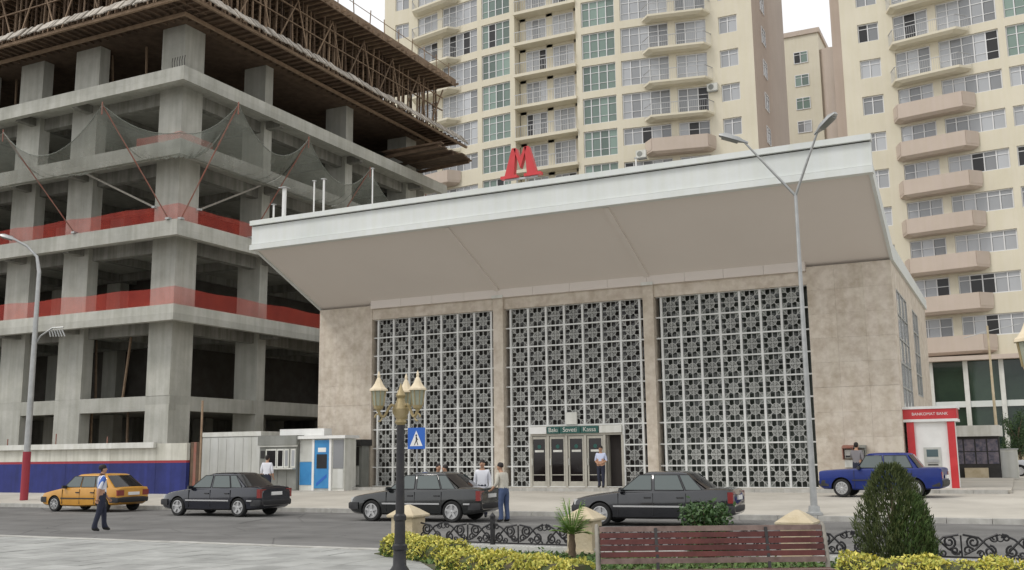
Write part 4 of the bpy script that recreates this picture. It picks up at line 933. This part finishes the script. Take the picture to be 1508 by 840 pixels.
    g = MB(); g.lathe([(.02 * k, .095 * k), (.06 * k, .085 * k), (.086 * k, .05 * k), (.098 * k, 0), (.094 * k, -.03 * k), (.09 * k, -.03 * k)], 16, (0, 0, 0))
    hr = g.build('hair', 'hair', root, 60); hy = 0.
    if pose == 'lean': hy = -.14 * k
    hr.location = (0, .012 * k + hy, (1.69 - (.02 if pose == 'lean' else 0)) * k); hr.rotation_euler = (R(-14), 0, 0); hr.scale = (.9, 1.08, 1)
    ey = MB()
    for s in (-1, 1): ey.box((s * .032 - .01) * k, (s * .032 + .01) * k, -.106 * k, -.1 * k, -.006 * k, .006 * k)
    e_ = ey.build('eyes', 'hair', root); e_.location = (0, hy, (1.66 - (.02 if pose == 'lean' else 0)) * k)
    MB().box(-.024 * k, .024 * k, -.1 * k, -.092 * k, -.004 * k, .004 * k).build('mouth', 'lamp_red', root, loc=(0, hy, (1.6 - (.02 if pose == 'lean' else 0)) * k))
    return root
m('shirt_stripe', (.7, .71, .75), .85)
def stripe_mat():
    mm = MATS['shirt_stripe']; nt = mm.node_tree; b = nt.nodes['Principled BSDF']; tc = nt.nodes['Texture Coordinate'] if 'Texture Coordinate' in nt.nodes else nt.nodes.new('ShaderNodeTexCoord')
    sp = nt.nodes.new('ShaderNodeSeparateXYZ'); nt.links.new(tc.outputs['Object'], sp.inputs[0]); mth = nt.nodes.new('ShaderNodeMath'); mth.operation = 'PINGPONG'; mth.inputs[1].default_value = .075; nt.links.new(sp.outputs['X'], mth.inputs[0])
    gt = nt.nodes.new('ShaderNodeMath'); gt.operation = 'GREATER_THAN'; gt.inputs[1].default_value = .045; nt.links.new(mth.outputs[0], gt.inputs[0])
    mx = nt.nodes.new('ShaderNodeMix'); mx.data_type = 'RGBA'; mx.inputs['A'].default_value = (.7, .71, .75, 1); mx.inputs['B'].default_value = (.06, .13, .42, 1); nt.links.new(gt.outputs[0], mx.inputs['Factor']); nt.links.new(mx.outputs['Result'], b.inputs['Base Color'])
stripe_mat()
person('man in white and blue striped shirt and dark trousers crossing the road', (-22.45, 20.2, 0), R(150), 1.76, 'shirt_stripe', 'trousers_navy', 'walk')
person('man in white shirt standing at the window of the grey kiosk', (-27.6, 33.2, .28), R(200), 1.72, 'shirt_white', 'trousers_navy', 'stand', .9)
person('man in white long sleeved shirt facing the road behind the charcoal sedan', (-15.0, 28.2, .02), R(20), 1.74, 'shirt_white', 'trousers_navy', 'stand', 1)
person('man in pale checked shirt and jeans leaning at the charcoal sedan boot', (-13.45, 26.6, 0), R(255), 1.7, 'shirt_beige', 'trousers_jeans', 'lean', .9)
person('guard in pale blue shirt with hands clasped before the station doors', (-15.75, 40.15, .52), R(0), 1.72, 'shirt_blue', 'trousers_navy', 'front', .6)
person('dark haired man in white shirt half hidden behind the charcoal sedan roof', (-17.3, 29.3, .0), R(60), 1.66, 'shirt_white', 'trousers_navy', 'lean', .5)
person('second man beside the dark haired one behind the charcoal sedan roof', (-16.65, 29.0, .0), R(-70), 1.63, 'shirt_beige', 'trousers_navy', 'lean', .5)
person('man in grey shirt at the pay phones by the stone wall', (-5.55, 40.5, .52), R(170), 1.7, 'shirt_grey', 'trousers_navy', 'phone', .6)

# ------------------------------------------------------------------ lamps, signs and poles
def ornate_lamp(label, loc, rz, grp):
    t = thing('ornate_lamp', label, 'street lamp', loc, rz, grp)
    MB().lathe([(.17, 0), (.17, .08), (.13, .1), (.13, .3), (.09, .36), (.085, .55), (.1, .57), (.1, .62), (.075, .64), (.07, .93), (.085, .95), (.085, 1.0), (.06, 1.03), (.052, 2.2), (.05, 2.22)], 16).build('post', 'iron', t, 35)
    MB().lathe([(.05, 2.2), (.085, 2.24), (.06, 2.28), (.11, 2.36), (.12, 2.42), (.07, 2.5), (.05, 2.56), (.07, 2.6), (.03, 2.68), (.0, 2.78)], 14).build('gold_urn', 'lamp_gold', t, 40)
    for k in range(3):
        a = math.pi + k * math.tau / 3; d = Vector((math.cos(a), math.sin(a), 0)); c = d * .31
        pts = [d * (.05 + .26 * u) + Vector((0, 0, 2.36 + .1 * math.sin(u * 6.0) + .06 * u)) for u in [i / 10 for i in range(11)]]
        MB().tube(pts, .02, 6).build('scroll_arm', 'lamp_gold', t, 60)
        q = [c + Vector((0, 0, 2.3)) + d * .05 * math.cos(u) + Vector((0, 0, .05 * math.sin(u))) for u in [i * .6 for i in range(9)]]
        MB().tube(q, .012, 5).build('curl', 'lamp_gold', t, 60)
        ln = link('lantern', None, t, c + Vector((0, 0, 2.42))); ln.empty_display_size = .1; ln.scale = (.86, .86, .95)
        MB().lathe([(.02, -.05), (.04, -.02), (.07, 0), (.085, .04)], 8).build('lantern_base', 'lamp_gold', ln)
        MB().lathe([(.083, .041), (.112, .25)], 8).build('glass', 'lamp_glass', ln)
        g = MB()
        for i in range(8):
            b = math.tau * i / 8; g.bar((.085 * math.cos(b), .085 * math.sin(b), .04), (.115 * math.cos(b), .115 * math.sin(b), .25), .012)
        g.build('cage', 'lamp_gold', ln)
        MB().lathe([(.15, .25), (.145, .275), (.11, .3), (.07, .35), (.045, .4), (.035, .42), (.02, .44), (.025, .47), (.006, .53)], 8).build('lantern_roof', 'lamp_roof', ln)
    return t
ornate_lamp('ornate dark lamp post with three gold lanterns by the yellow hedge', (-7.5, 11.75, PZ), R(49), 'ornate three lantern lamps')
ornate_lamp('ornate gold lantern lamp near the conical evergreen and pink parapets, mostly cut off', (.42, 9.52, PZ), R(26), 'ornate three lantern lamps')
L1 = thing('street_lamp', 'tall grey street lamp with two splayed arms before the station', 'street lamp', (-5.35, 29.95, .15))
MB().tube([(0, 0, 0), (0, 0, 1.2), (0, 0, 9.3)], [.105, .09, .048], 12).build('pole', 'galv', L1, 50); MB().lathe([(.24, 0), (.24, .06), (.17, .1), (.15, .25)], 12).build('base', 'galv', L1)
def lamp_head(parent, c, d):
    d = Vector(d).normalized(); u = Vector((0, 0, 1)); s = d.cross(u).normalized(); n = s.cross(d); c = Vector(c)
    sec = lambda t, w, hh: [c + d * t + s * w + n * -hh * .3, c + d * t + s * w * .8 + n * hh * .6, c + d * t + n * hh, c + d * t - s * w * .8 + n * hh * .6, c + d * t - s * w + n * -hh * .3]
    MB().loft([sec(-.12, .04, .04), sec(.05, .07, .07), sec(.2, .13, .12), sec(.6, .15, .13), sec(.78, .08, .06)]).build('lamp_head', 'galv', parent, 50)
    MB().loft([[c + d * t + s * w - n * (.045 + b) for w, b in ((-.11, 0), (-.05, .05), (.05, .05), (.11, 0))] for t in (.18, .4, .68)], close=True).build('lamp_lens', 'panel_mid', parent, 50)
for tip in ((-1.35, -.4, 11.0), (.82, -.5, 10.95)):
    MB().tube([(0, 0, 9.25), (tip[0] * .5, tip[1] * .5, 10.12), tip], [.042, .036, .03], 8).build('arm', 'galv', L1, 60)
    lamp_head(L1, tip, (tip[0], tip[1], .5))
L2 = thing('street_lamp', 'tall street lamp with red painted foot by the blue and white wall', 'street lamp', (-39.4, 31.2, .2))
MB().tube([(0, 0, 0), (0, 0, 2.1)], .17, 12).build('red_foot', 'wall_red', L2, 50)
MB().tube([(0, 0, 2.05), (0, 0, 6), (0, 0, 10.2), (-.15, -.05, 10.9), (-.6, -.25, 11.4), (-1.1, -.5, 11.7)], [.14, .12, .09, .07, .06, .05], 10).build('pole', 'galv', L2, 60); lamp_head(L2, (-1.1, -.5, 11.7), (-1, -.45, .35))
g = MB(); g.tube([(0, 0, 6.8), (.25, .1, 7.25), (.75, .3, 7.6), (1.2, .5, 7.62)], .035, 6)
for k in range(6): g.bar((.6 + k * .11, .25 + k * .045, 7.52), (.72 + k * .13, .25 + k * .045, 7.2), .04)
g.build('festoon_bracket', 'galv', L2, 50)
CS = thing('crossing_sign', 'blue pedestrian crossing sign on a thin post behind the charcoal sedan', 'sign', (-18.45, 29.95, .15))
MB().tube([(0, 0, 0), (0, 0, 2.75)], .03, 8).build('post', 'galv', CS, 50); pl = MB().box(-.34, .34, -.05, -.032, 2.0, 2.72).build('sign_plate', 'sign_blue', CS)
MB().prism([(-.25, 2.1), (.25, 2.1), (0, 2.62)], 'y', -.055, -.051).build('white_triangle', 'white', pl)
g = MB(); g.lathe([(.035, -.058), (.035, -.056)], 10, (.0, 0, 2.46), 'y'); g.bar((0, -.057, 2.42), (.01, -.057, 2.28), .05, .003, up=(0, 1, 0)); g.bar((.01, -.057, 2.29), (.07, -.057, 2.13), .03, .003, up=(0, 1, 0)); g.bar((.0, -.057, 2.29), (-.07, -.057, 2.13), .03, .003, up=(0, 1, 0)); g.bar((.0, -.057, 2.4), (.07, -.057, 2.3), .022, .003, up=(0, 1, 0))
g.build('walking_figure', 'dark', pl)
FP = thing('thin_pole', 'thin pale pole with meter box in front of the glazed shop floor', 'pole', (-1.05, 60, .4)); MB().tube([(0, 0, 0), (0, 0, 8.1)], [.09, .05], 8).build('shaft', 'stone_pillar', FP, 50); MB().box(-.28, .28, -.3, -.05, 2.2, 2.75).build('meter_box', 'off_white', FP); MB().tube([(-1.2, 0, 7.5), (0, 0, 7.8), (1.6, 0, 8.1)], .02, 5).build('wire', 'galv', FP)
NS = thing('news_stand', 'dark news stand with white sign board behind the cash machine booth', 'kiosk', (-2.05, 58, .4))
MB().box(-1.2, 1.1, 0, 1.6, 0, 2.2).build('body', 'dark', NS); MB().box(-1.3, 1.2, -.3, 1.7, 2.2, 2.75).build('sign_board', 'off_white', NS)
for k in range(8): MB().box(-1.1 + (k % 4) * .55, -.62 + (k % 4) * .55, -.03, -.002, .8 + (k // 4) * .65, 1.4 + (k // 4) * .65).build('poster', 'poster', NS)
MB().box(-.6, .5, -.5, -.04, .0, .6).build('crate_counter', 'stone_pillar', NS)
WB = thing('white_cabinet', 'white metal cabinet standing beside the dark news stand', 'cabinet', (-.55, 58.4, .4)); MB().box(-.4, .4, 0, .5, .05, 1.5).build('body', 'off_white', WB); MB().box(-.36, .36, -.02, -.002, .1, 1.4).build('door', 'panel_grey', WB); MB().box(-.45, .45, -.05, .55, 1.5, 1.56).build('top', 'galv', WB)
# tree before the shop floor
TR = thing('small_tree', 'dark green tree in front of the glazed shop floor', 'tree', (-.1, 72, .4)); TR.scale = (.62, .62, .8)
MB().tube([(0, 0, 0), (.1, 0, 1.2), (0, .1, 2.6), (.2, 0, 3.6)], [.14, .11, .09, .05], 8).build('trunk', 'bark', TR, 60)
for a in range(5): MB().tube([(.05, .05, 1.8 + a * .25), (.7 * math.cos(a * 1.3), .7 * math.sin(a * 1.3), 2.5 + a * .3), (1.2 * math.cos(a * 1.3), 1.2 * math.sin(a * 1.3), 2.9 + a * .35)], [.05, .035, .015], 6).build('limb', 'bark', TR, 60)
cl = [(rnd.gauss(0, .75), rnd.gauss(0, .7), rnd.uniform(1.6, 4.6)) for _ in range(46)]
cr = leaves(5200, lambda r: (lambda c: (c[0] + r.gauss(0, .24), c[1] + r.gauss(0, .24), c[2] + r.gauss(0, .22)))(r.choice(cl)), .09, 5).build('crown', 'tree_leaf', TR, fix=False)

# ------------------------------------------------------------------ planted strip, fence, bench
struct('planting_bed', MB().prism([(-10.95, 17.28), (-10.9, 16.2), (-9.6, 15.6), (-8.4, 14.2), (-5.6, 12.75), (-4.4, 14.4), (-2.2, 14.6), (3, 14.4), (3, 17.28)], 'z', .05, .14), 'soil')
for i in range(15):
    x0 = -11.2 + i * .98
    tagk = MB().box(x0, x0 + .972, 17.3, 17.62, -.05, .24 + rnd.uniform(0, .006)); o = tagk.build('fence_kerb_stone', 'kerb_white', bpy.data.objects['planting_bed'])
gp = lambda r: (lambda x: (x, r.uniform(max(14.9, 16.4 - (x + 10.6) * .95), 17.2), .14 + abs(r.gauss(0, .035))))(r.uniform(-10.6, 2.8))
gr = leaves(9000, gp, .045, 8).build('bed_grass', 'grass_leaf', None, fix=False); gr['kind'] = 'stuff'; gr['label'] = 'short green grass in the planted strip'; gr['category'] = 'grass'
PX = [-10.95, -7.2, -3.4, .42]
PYF = 17.46
for i, x in enumerate(PX):
    if i == 3: continue
    t = thing('stone_pillar', ['beige stone pillar with flat pyramid cap behind the lantern post', 'beige stone pillar with pyramid cap beside the small palm', 'beige stone pillar cap showing over the park bench'][i], 'pillar', (x, PYF, .1), 0, 'stone pillars of the low fence')
    MB().box(-.27, .27, -.27, .27, 0, .1).build('foot', 'stone_pillar', t); MB().box(-.24, .24, -.24, .24, .1, .62).build('shaft', 'stone_pillar', t)
    MB().loft([[(s * a, q * a, z) for s, q in ((-1, -1), (1, -1), (1, 1), (-1, 1))] for a, z in ((.29, .62), (.31, .64), (.31, .67), (.16, .78), (.03, .86))]).build('cap', 'stone_pillar', t)
def spiral(cx, cz, r0, turns, a0, s=1):
    return [(cx + r0 * (1 - .75 * u) * math.cos(a0 + s * turns * math.tau * u), 0, cz + r0 * (1 - .75 * u) * math.sin(a0 + s * turns * math.tau * u)) for u in [i / 18 for i in range(19)]]
def scroll_panel():
    g = MB(); w = .55
    for s in (-1, 1):
        g.tube(spiral(s * .15, .1, .09, 1.6, R(90), s), .018, 5); g.tube(spiral(s * .38, .23, .1, 1.6, R(-90), s), .018, 5)
        g.tube([(s * .04, 0, .02), (s * .2, 0, .2), (s * .3, 0, .3), (s * .52, 0, .34)], .018, 5); g.tube([(s * .52, 0, .04), (s * .36, 0, .12), (s * .2, 0, .28), (s * .03, 0, .36)], .018, 5)
        g.tube(spiral(s * .46, .1, .07, 1.2, R(0), -s), .017, 5); g.tube(spiral(s * .28, .06, .055, 1.3, R(180), s), .015, 5); g.tube(spiral(s * .08, .3, .06, 1.3, R(180), -s), .015, 5)
    g.tube([(.05 * math.cos(a), 0, .3 + .05 * math.sin(a)) for a in [i * math.tau / 12 for i in range(13)]], .011, 5)
    return g.mesh('scroll_panel', 'iron', 60)
SP = scroll_panel()
for i, (a, b) in enumerate(zip(PX, PX[1:])):
    a += .26; b -= .26; t = thing('iron_fence', ['low black scrollwork fence between the lantern post pillar and the palm', 'low black scrollwork fence mostly hidden behind the park bench', 'low black scrollwork fence behind the conical evergreen'][i], 'fence', ((a + b) / 2, PYF, .245), 0, 'low scrollwork fence sections')
    Lh = (b - a) / 2
    MB().box(-Lh, Lh, -.012, .012, .02, .045).build('bottom_rail', 'iron', t)
    n = 3; wd = 2 * Lh / n
    for k in range(n):
        o = link('scroll_panel', SP, t, (-Lh + (k + .5) * wd, 0, .03)); o.scale = (wd / 1.1, 1, 1)
    pst = MB().box(-.035, .035, -.035, .035, 0, .5).build('post', 'iron', t); MB().lathe([(.06, .5), (.06, .53), (.03, .56), (.0, .6)], 8).build('post_cap', 'iron', pst)
    for x in (-Lh + wd, Lh - wd): MB().box(x - .012, x + .012, -.012, .012, .045, .36).build('upright', 'iron', t)
# clipped hedges
def hedge(label, path, w, hgt, n, seed):
    t = thing('hedge', label, 'hedge', (*path[0], PZ), 0, 'yellow green clipped hedges'); P0 = Vector((*path[0], 0))
    L = [0]
    for p, q in zip(path, path[1:]): L.append(L[-1] + (Vector(q) - Vector(p)).length)
    def at(d):
        for i in range(len(path) - 1):
            if d <= L[i + 1]: u = (d - L[i]) / (L[i + 1] - L[i]); p = Vector(path[i]).lerp(Vector(path[i + 1]), u); dr_ = (Vector(path[i + 1]) - Vector(path[i])).normalized(); return p, Vector((-dr_.y, dr_.x))
        return Vector(path[-1]), Vector((0, 1))
    def wob(d, v): return 1 + .1 * math.sin(d * 7 + seed) + .08 * math.sin(d * 17 + v * 5)
    def pick(r, top):
        d = r.uniform(0, L[-1]); p, nn = at(d); a = r.uniform(0, math.pi); rad = wob(d, a) * (1 - abs(r.gauss(0, .12)))
        x = math.copysign(abs(math.cos(a)) ** .6, math.cos(a)) * w / 2 * rad; z = abs(math.sin(a)) ** .6 * hgt * rad
        if not top: z *= r.uniform(.1, .8)
        p = p + nn * x; return (p.x - P0.x, p.y - P0.y, max(.02, z))
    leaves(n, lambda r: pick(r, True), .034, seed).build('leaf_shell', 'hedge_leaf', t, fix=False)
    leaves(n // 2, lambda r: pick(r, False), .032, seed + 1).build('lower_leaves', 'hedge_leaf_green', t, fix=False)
    g = MB()
    N = max(3, int(L[-1] / .25)); secs = []
    for i in range(N + 1):
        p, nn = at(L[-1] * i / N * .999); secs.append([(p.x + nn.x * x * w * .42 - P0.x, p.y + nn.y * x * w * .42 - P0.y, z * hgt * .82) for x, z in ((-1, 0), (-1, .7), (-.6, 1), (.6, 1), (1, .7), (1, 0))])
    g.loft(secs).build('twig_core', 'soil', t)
hedge('bright yellow green hedge running from the first stone pillar', [(-10.55, 16.25), (-9.6, 15.75), (-8.6, 15.25)], .58, .38, 4200, 11)
hedge('yellow green hedge between the lantern post and the bench end', [(-8.25, 14.35), (-7.2, 13.95), (-6.2, 13.5), (-5.5, 13.2)], .58, .35, 5600, 12)
hedge('yellow green hedge in front of the conical evergreen', [(-2.35, 14.85), (-1.2, 14.8), (.1, 14.75), (1.0, 14.7)], .58, .38, 6000, 13)
# conical evergreen
CF = thing('conical_evergreen', 'dark green conical evergreen shrub behind the yellow hedge', 'shrub', (-1.78, 16.3, .12))
MB().tube([(0, 0, 0), (.02, 0, .5), (0, .02, 1.3)], [.06, .045, .015], 8).build('trunk', 'bark', CF, 60)
for a in range(7): MB().tube([(0, 0, .2 + a * .1), (.22 * math.cos(a * 2.1), .22 * math.sin(a * 2.1), .5 + a * .12)], [.02, .008], 5).build('limb', 'bark', CF, 60)
def conpick(r):
    z = r.random() ** 1.05; a = r.uniform(0, math.tau); rad = (.5 * (max(0, 1 - (max(0, z - .3) / .72) ** 2) ** .62 if z > .3 else (.82 + .6 * z)) * (1 - .12 * z) + .02) * (1 + .13 * math.sin(a * 5 + z * 9) + .09 * math.sin(a * 11 - z * 21)); q = 1 - abs(r.gauss(0, .16)); return (rad * q * math.cos(a), rad * q * math.sin(a), .04 + z * 1.52)
r_ = random.Random(3); g = MB()
for _ in range(16000):
    lobe = r_.random() < .3; p = Vector(conpick(r_)); p = Vector((p.x * .66 + .26, p.y * .66 - .16, p.z * .74 + .01)) if lobe else p; g.mi = 1 if lobe and r_.random() < .8 else 0; out_ = Vector((p.x, p.y, 0)).normalized() * .45 + Vector((r_.gauss(0, .3), r_.gauss(0, .3), 1)); d = out_.normalized(); s_ = d.orthogonal().normalized(); s_.rotate(Matrix.Rotation(r_.uniform(0, 6.28), 3, d)); ln = r_.uniform(.04, .085)
    g.quad(p - s_ * .008, p + s_ * .008, p + d * ln + s_ * .003, p + d * ln - s_ * .003)
g.build('foliage', ['conifer_leaf', 'conifer_leaf_fresh'], CF, fix=False)
# small palm
PM = thing('small_palm', 'small bright green palm beside the stone pillar', 'palm', (-7.02, 16.45, .13))
MB().lathe([(.06, 0), (.075, .08), (.06, .16), (.07, .24), (.05, .34), (.055, .4), (.02, .46)], 10).build('trunk', 'bark', PM, 40)
for k in range(26):
    a = k * 2.4; up = .35 + .75 * ((k * 37) % 26) / 26; d = Vector((math.cos(a), math.sin(a), 0)); g = MB(); ax = []
    for i in range(15):
        u = i / 14; ax.append(Vector((0, 0, .4)) + d * (.34 * u * (1.25 - up * .7)) + Vector((0, 0, .6 * up * u - .24 * (1.1 - up) * u * u)))
    g.tube(ax, [.008] * 14 + [.003], 4); sd_ = d.cross(Vector((0, 0, 1)))
    for i in range(3, 15):
        for s in (-1, 1):
            p = ax[i]; tip = p + (sd_ * s * .55 + d * .75 + Vector((0, 0, .12))).normalized() * (.19 - .008 * i); g.quad(p, p + d * .05, tip, p - d * .004 + sd_ * s * .01)
    g.build('frond', 'palm_leaf', PM, fix=False)
# leafy shrub behind the bench
SH = thing('leafy_shrub', 'small leafy green shrub showing over the bench back', 'shrub', (-4.75, 16.75, .13))
for a in range(9): MB().tube([(0, 0, 0), (.16 * math.cos(a * .7), .16 * math.sin(a * .7), .45), (.3 * math.cos(a * .7), .3 * math.sin(a * .7), .85 + .1 * math.sin(a * 3))], [.018, .013, .006], 5).build('stem', 'bark', SH, 60)
leaves(3000, lambda r: (lambda a, q, z: (q * math.cos(a) * (.28 + .12 * z), q * math.sin(a) * (.28 + .12 * z), .12 + z * .8 + r.gauss(0, .05)))(r.uniform(0, 6.28), r.random() ** .5 * (1 + .25 * math.sin(r.uniform(0, 6))), r.random()), .045, 21).build('foliage', 'shrub_leaf', SH, fix=False)
# park bench
BN = thing('park_bench', 'long dark red slatted park bench with worn varnish', 'bench', (-3.36, 12.12, PZ), math.atan2(1.32, 2.67)); BL = 1.33
for k in range(6):
    z = .5 + k * .072; y = .0 + k * .024; wv = k in (0, 5)
    MB().box(-BL, BL, y, y + .032, z, z + .06).build('back_slat', 'bench_worn' if wv else 'bench_wood', BN)
for k in range(5): MB().box(-BL - .03, BL + .03, -.52 + k * .098, -.52 + k * .098 + .086, .405, .44).build('seat_slat', 'bench_worn' if k in (0, 3) else 'bench_wood', BN)
for x in (-.66, .66): MB().bar((x, -.02, .4), (x, .115, .9), .035, .02).build('back_batten', 'dark', BN)
for x in (-BL - .03, BL + .03):
    MB().tube([(x, .05, .0), (x, .03, .4), (x, .06, .6), (x, .15, .9), (x, .19, .94)], [.032, .03, .03, .027, .02], 8).build('leg', 'bench_iron', BN, 50); MB().tube([(x, -.52, 0), (x, -.47, .2), (x, -.5, .4)], .03, 8).build('leg', 'bench_iron', BN, 50)
    MB().bar((x, -.48, .37), (x, .06, .37), .05, .06).build('seat_bearer', 'bench_iron', BN)
for x in (-.66, .66):
    MB().bar((x, -.5, .37), (x, .04, .37), .05, .06).build('seat_bearer', 'dark', BN); MB().bar((x, -.4, 0), (x, -.4, .338), .05).build('leg', 'dark', BN); MB().bar((x, .02, 0), (x, .02, .338), .05).build('leg', 'dark', BN)
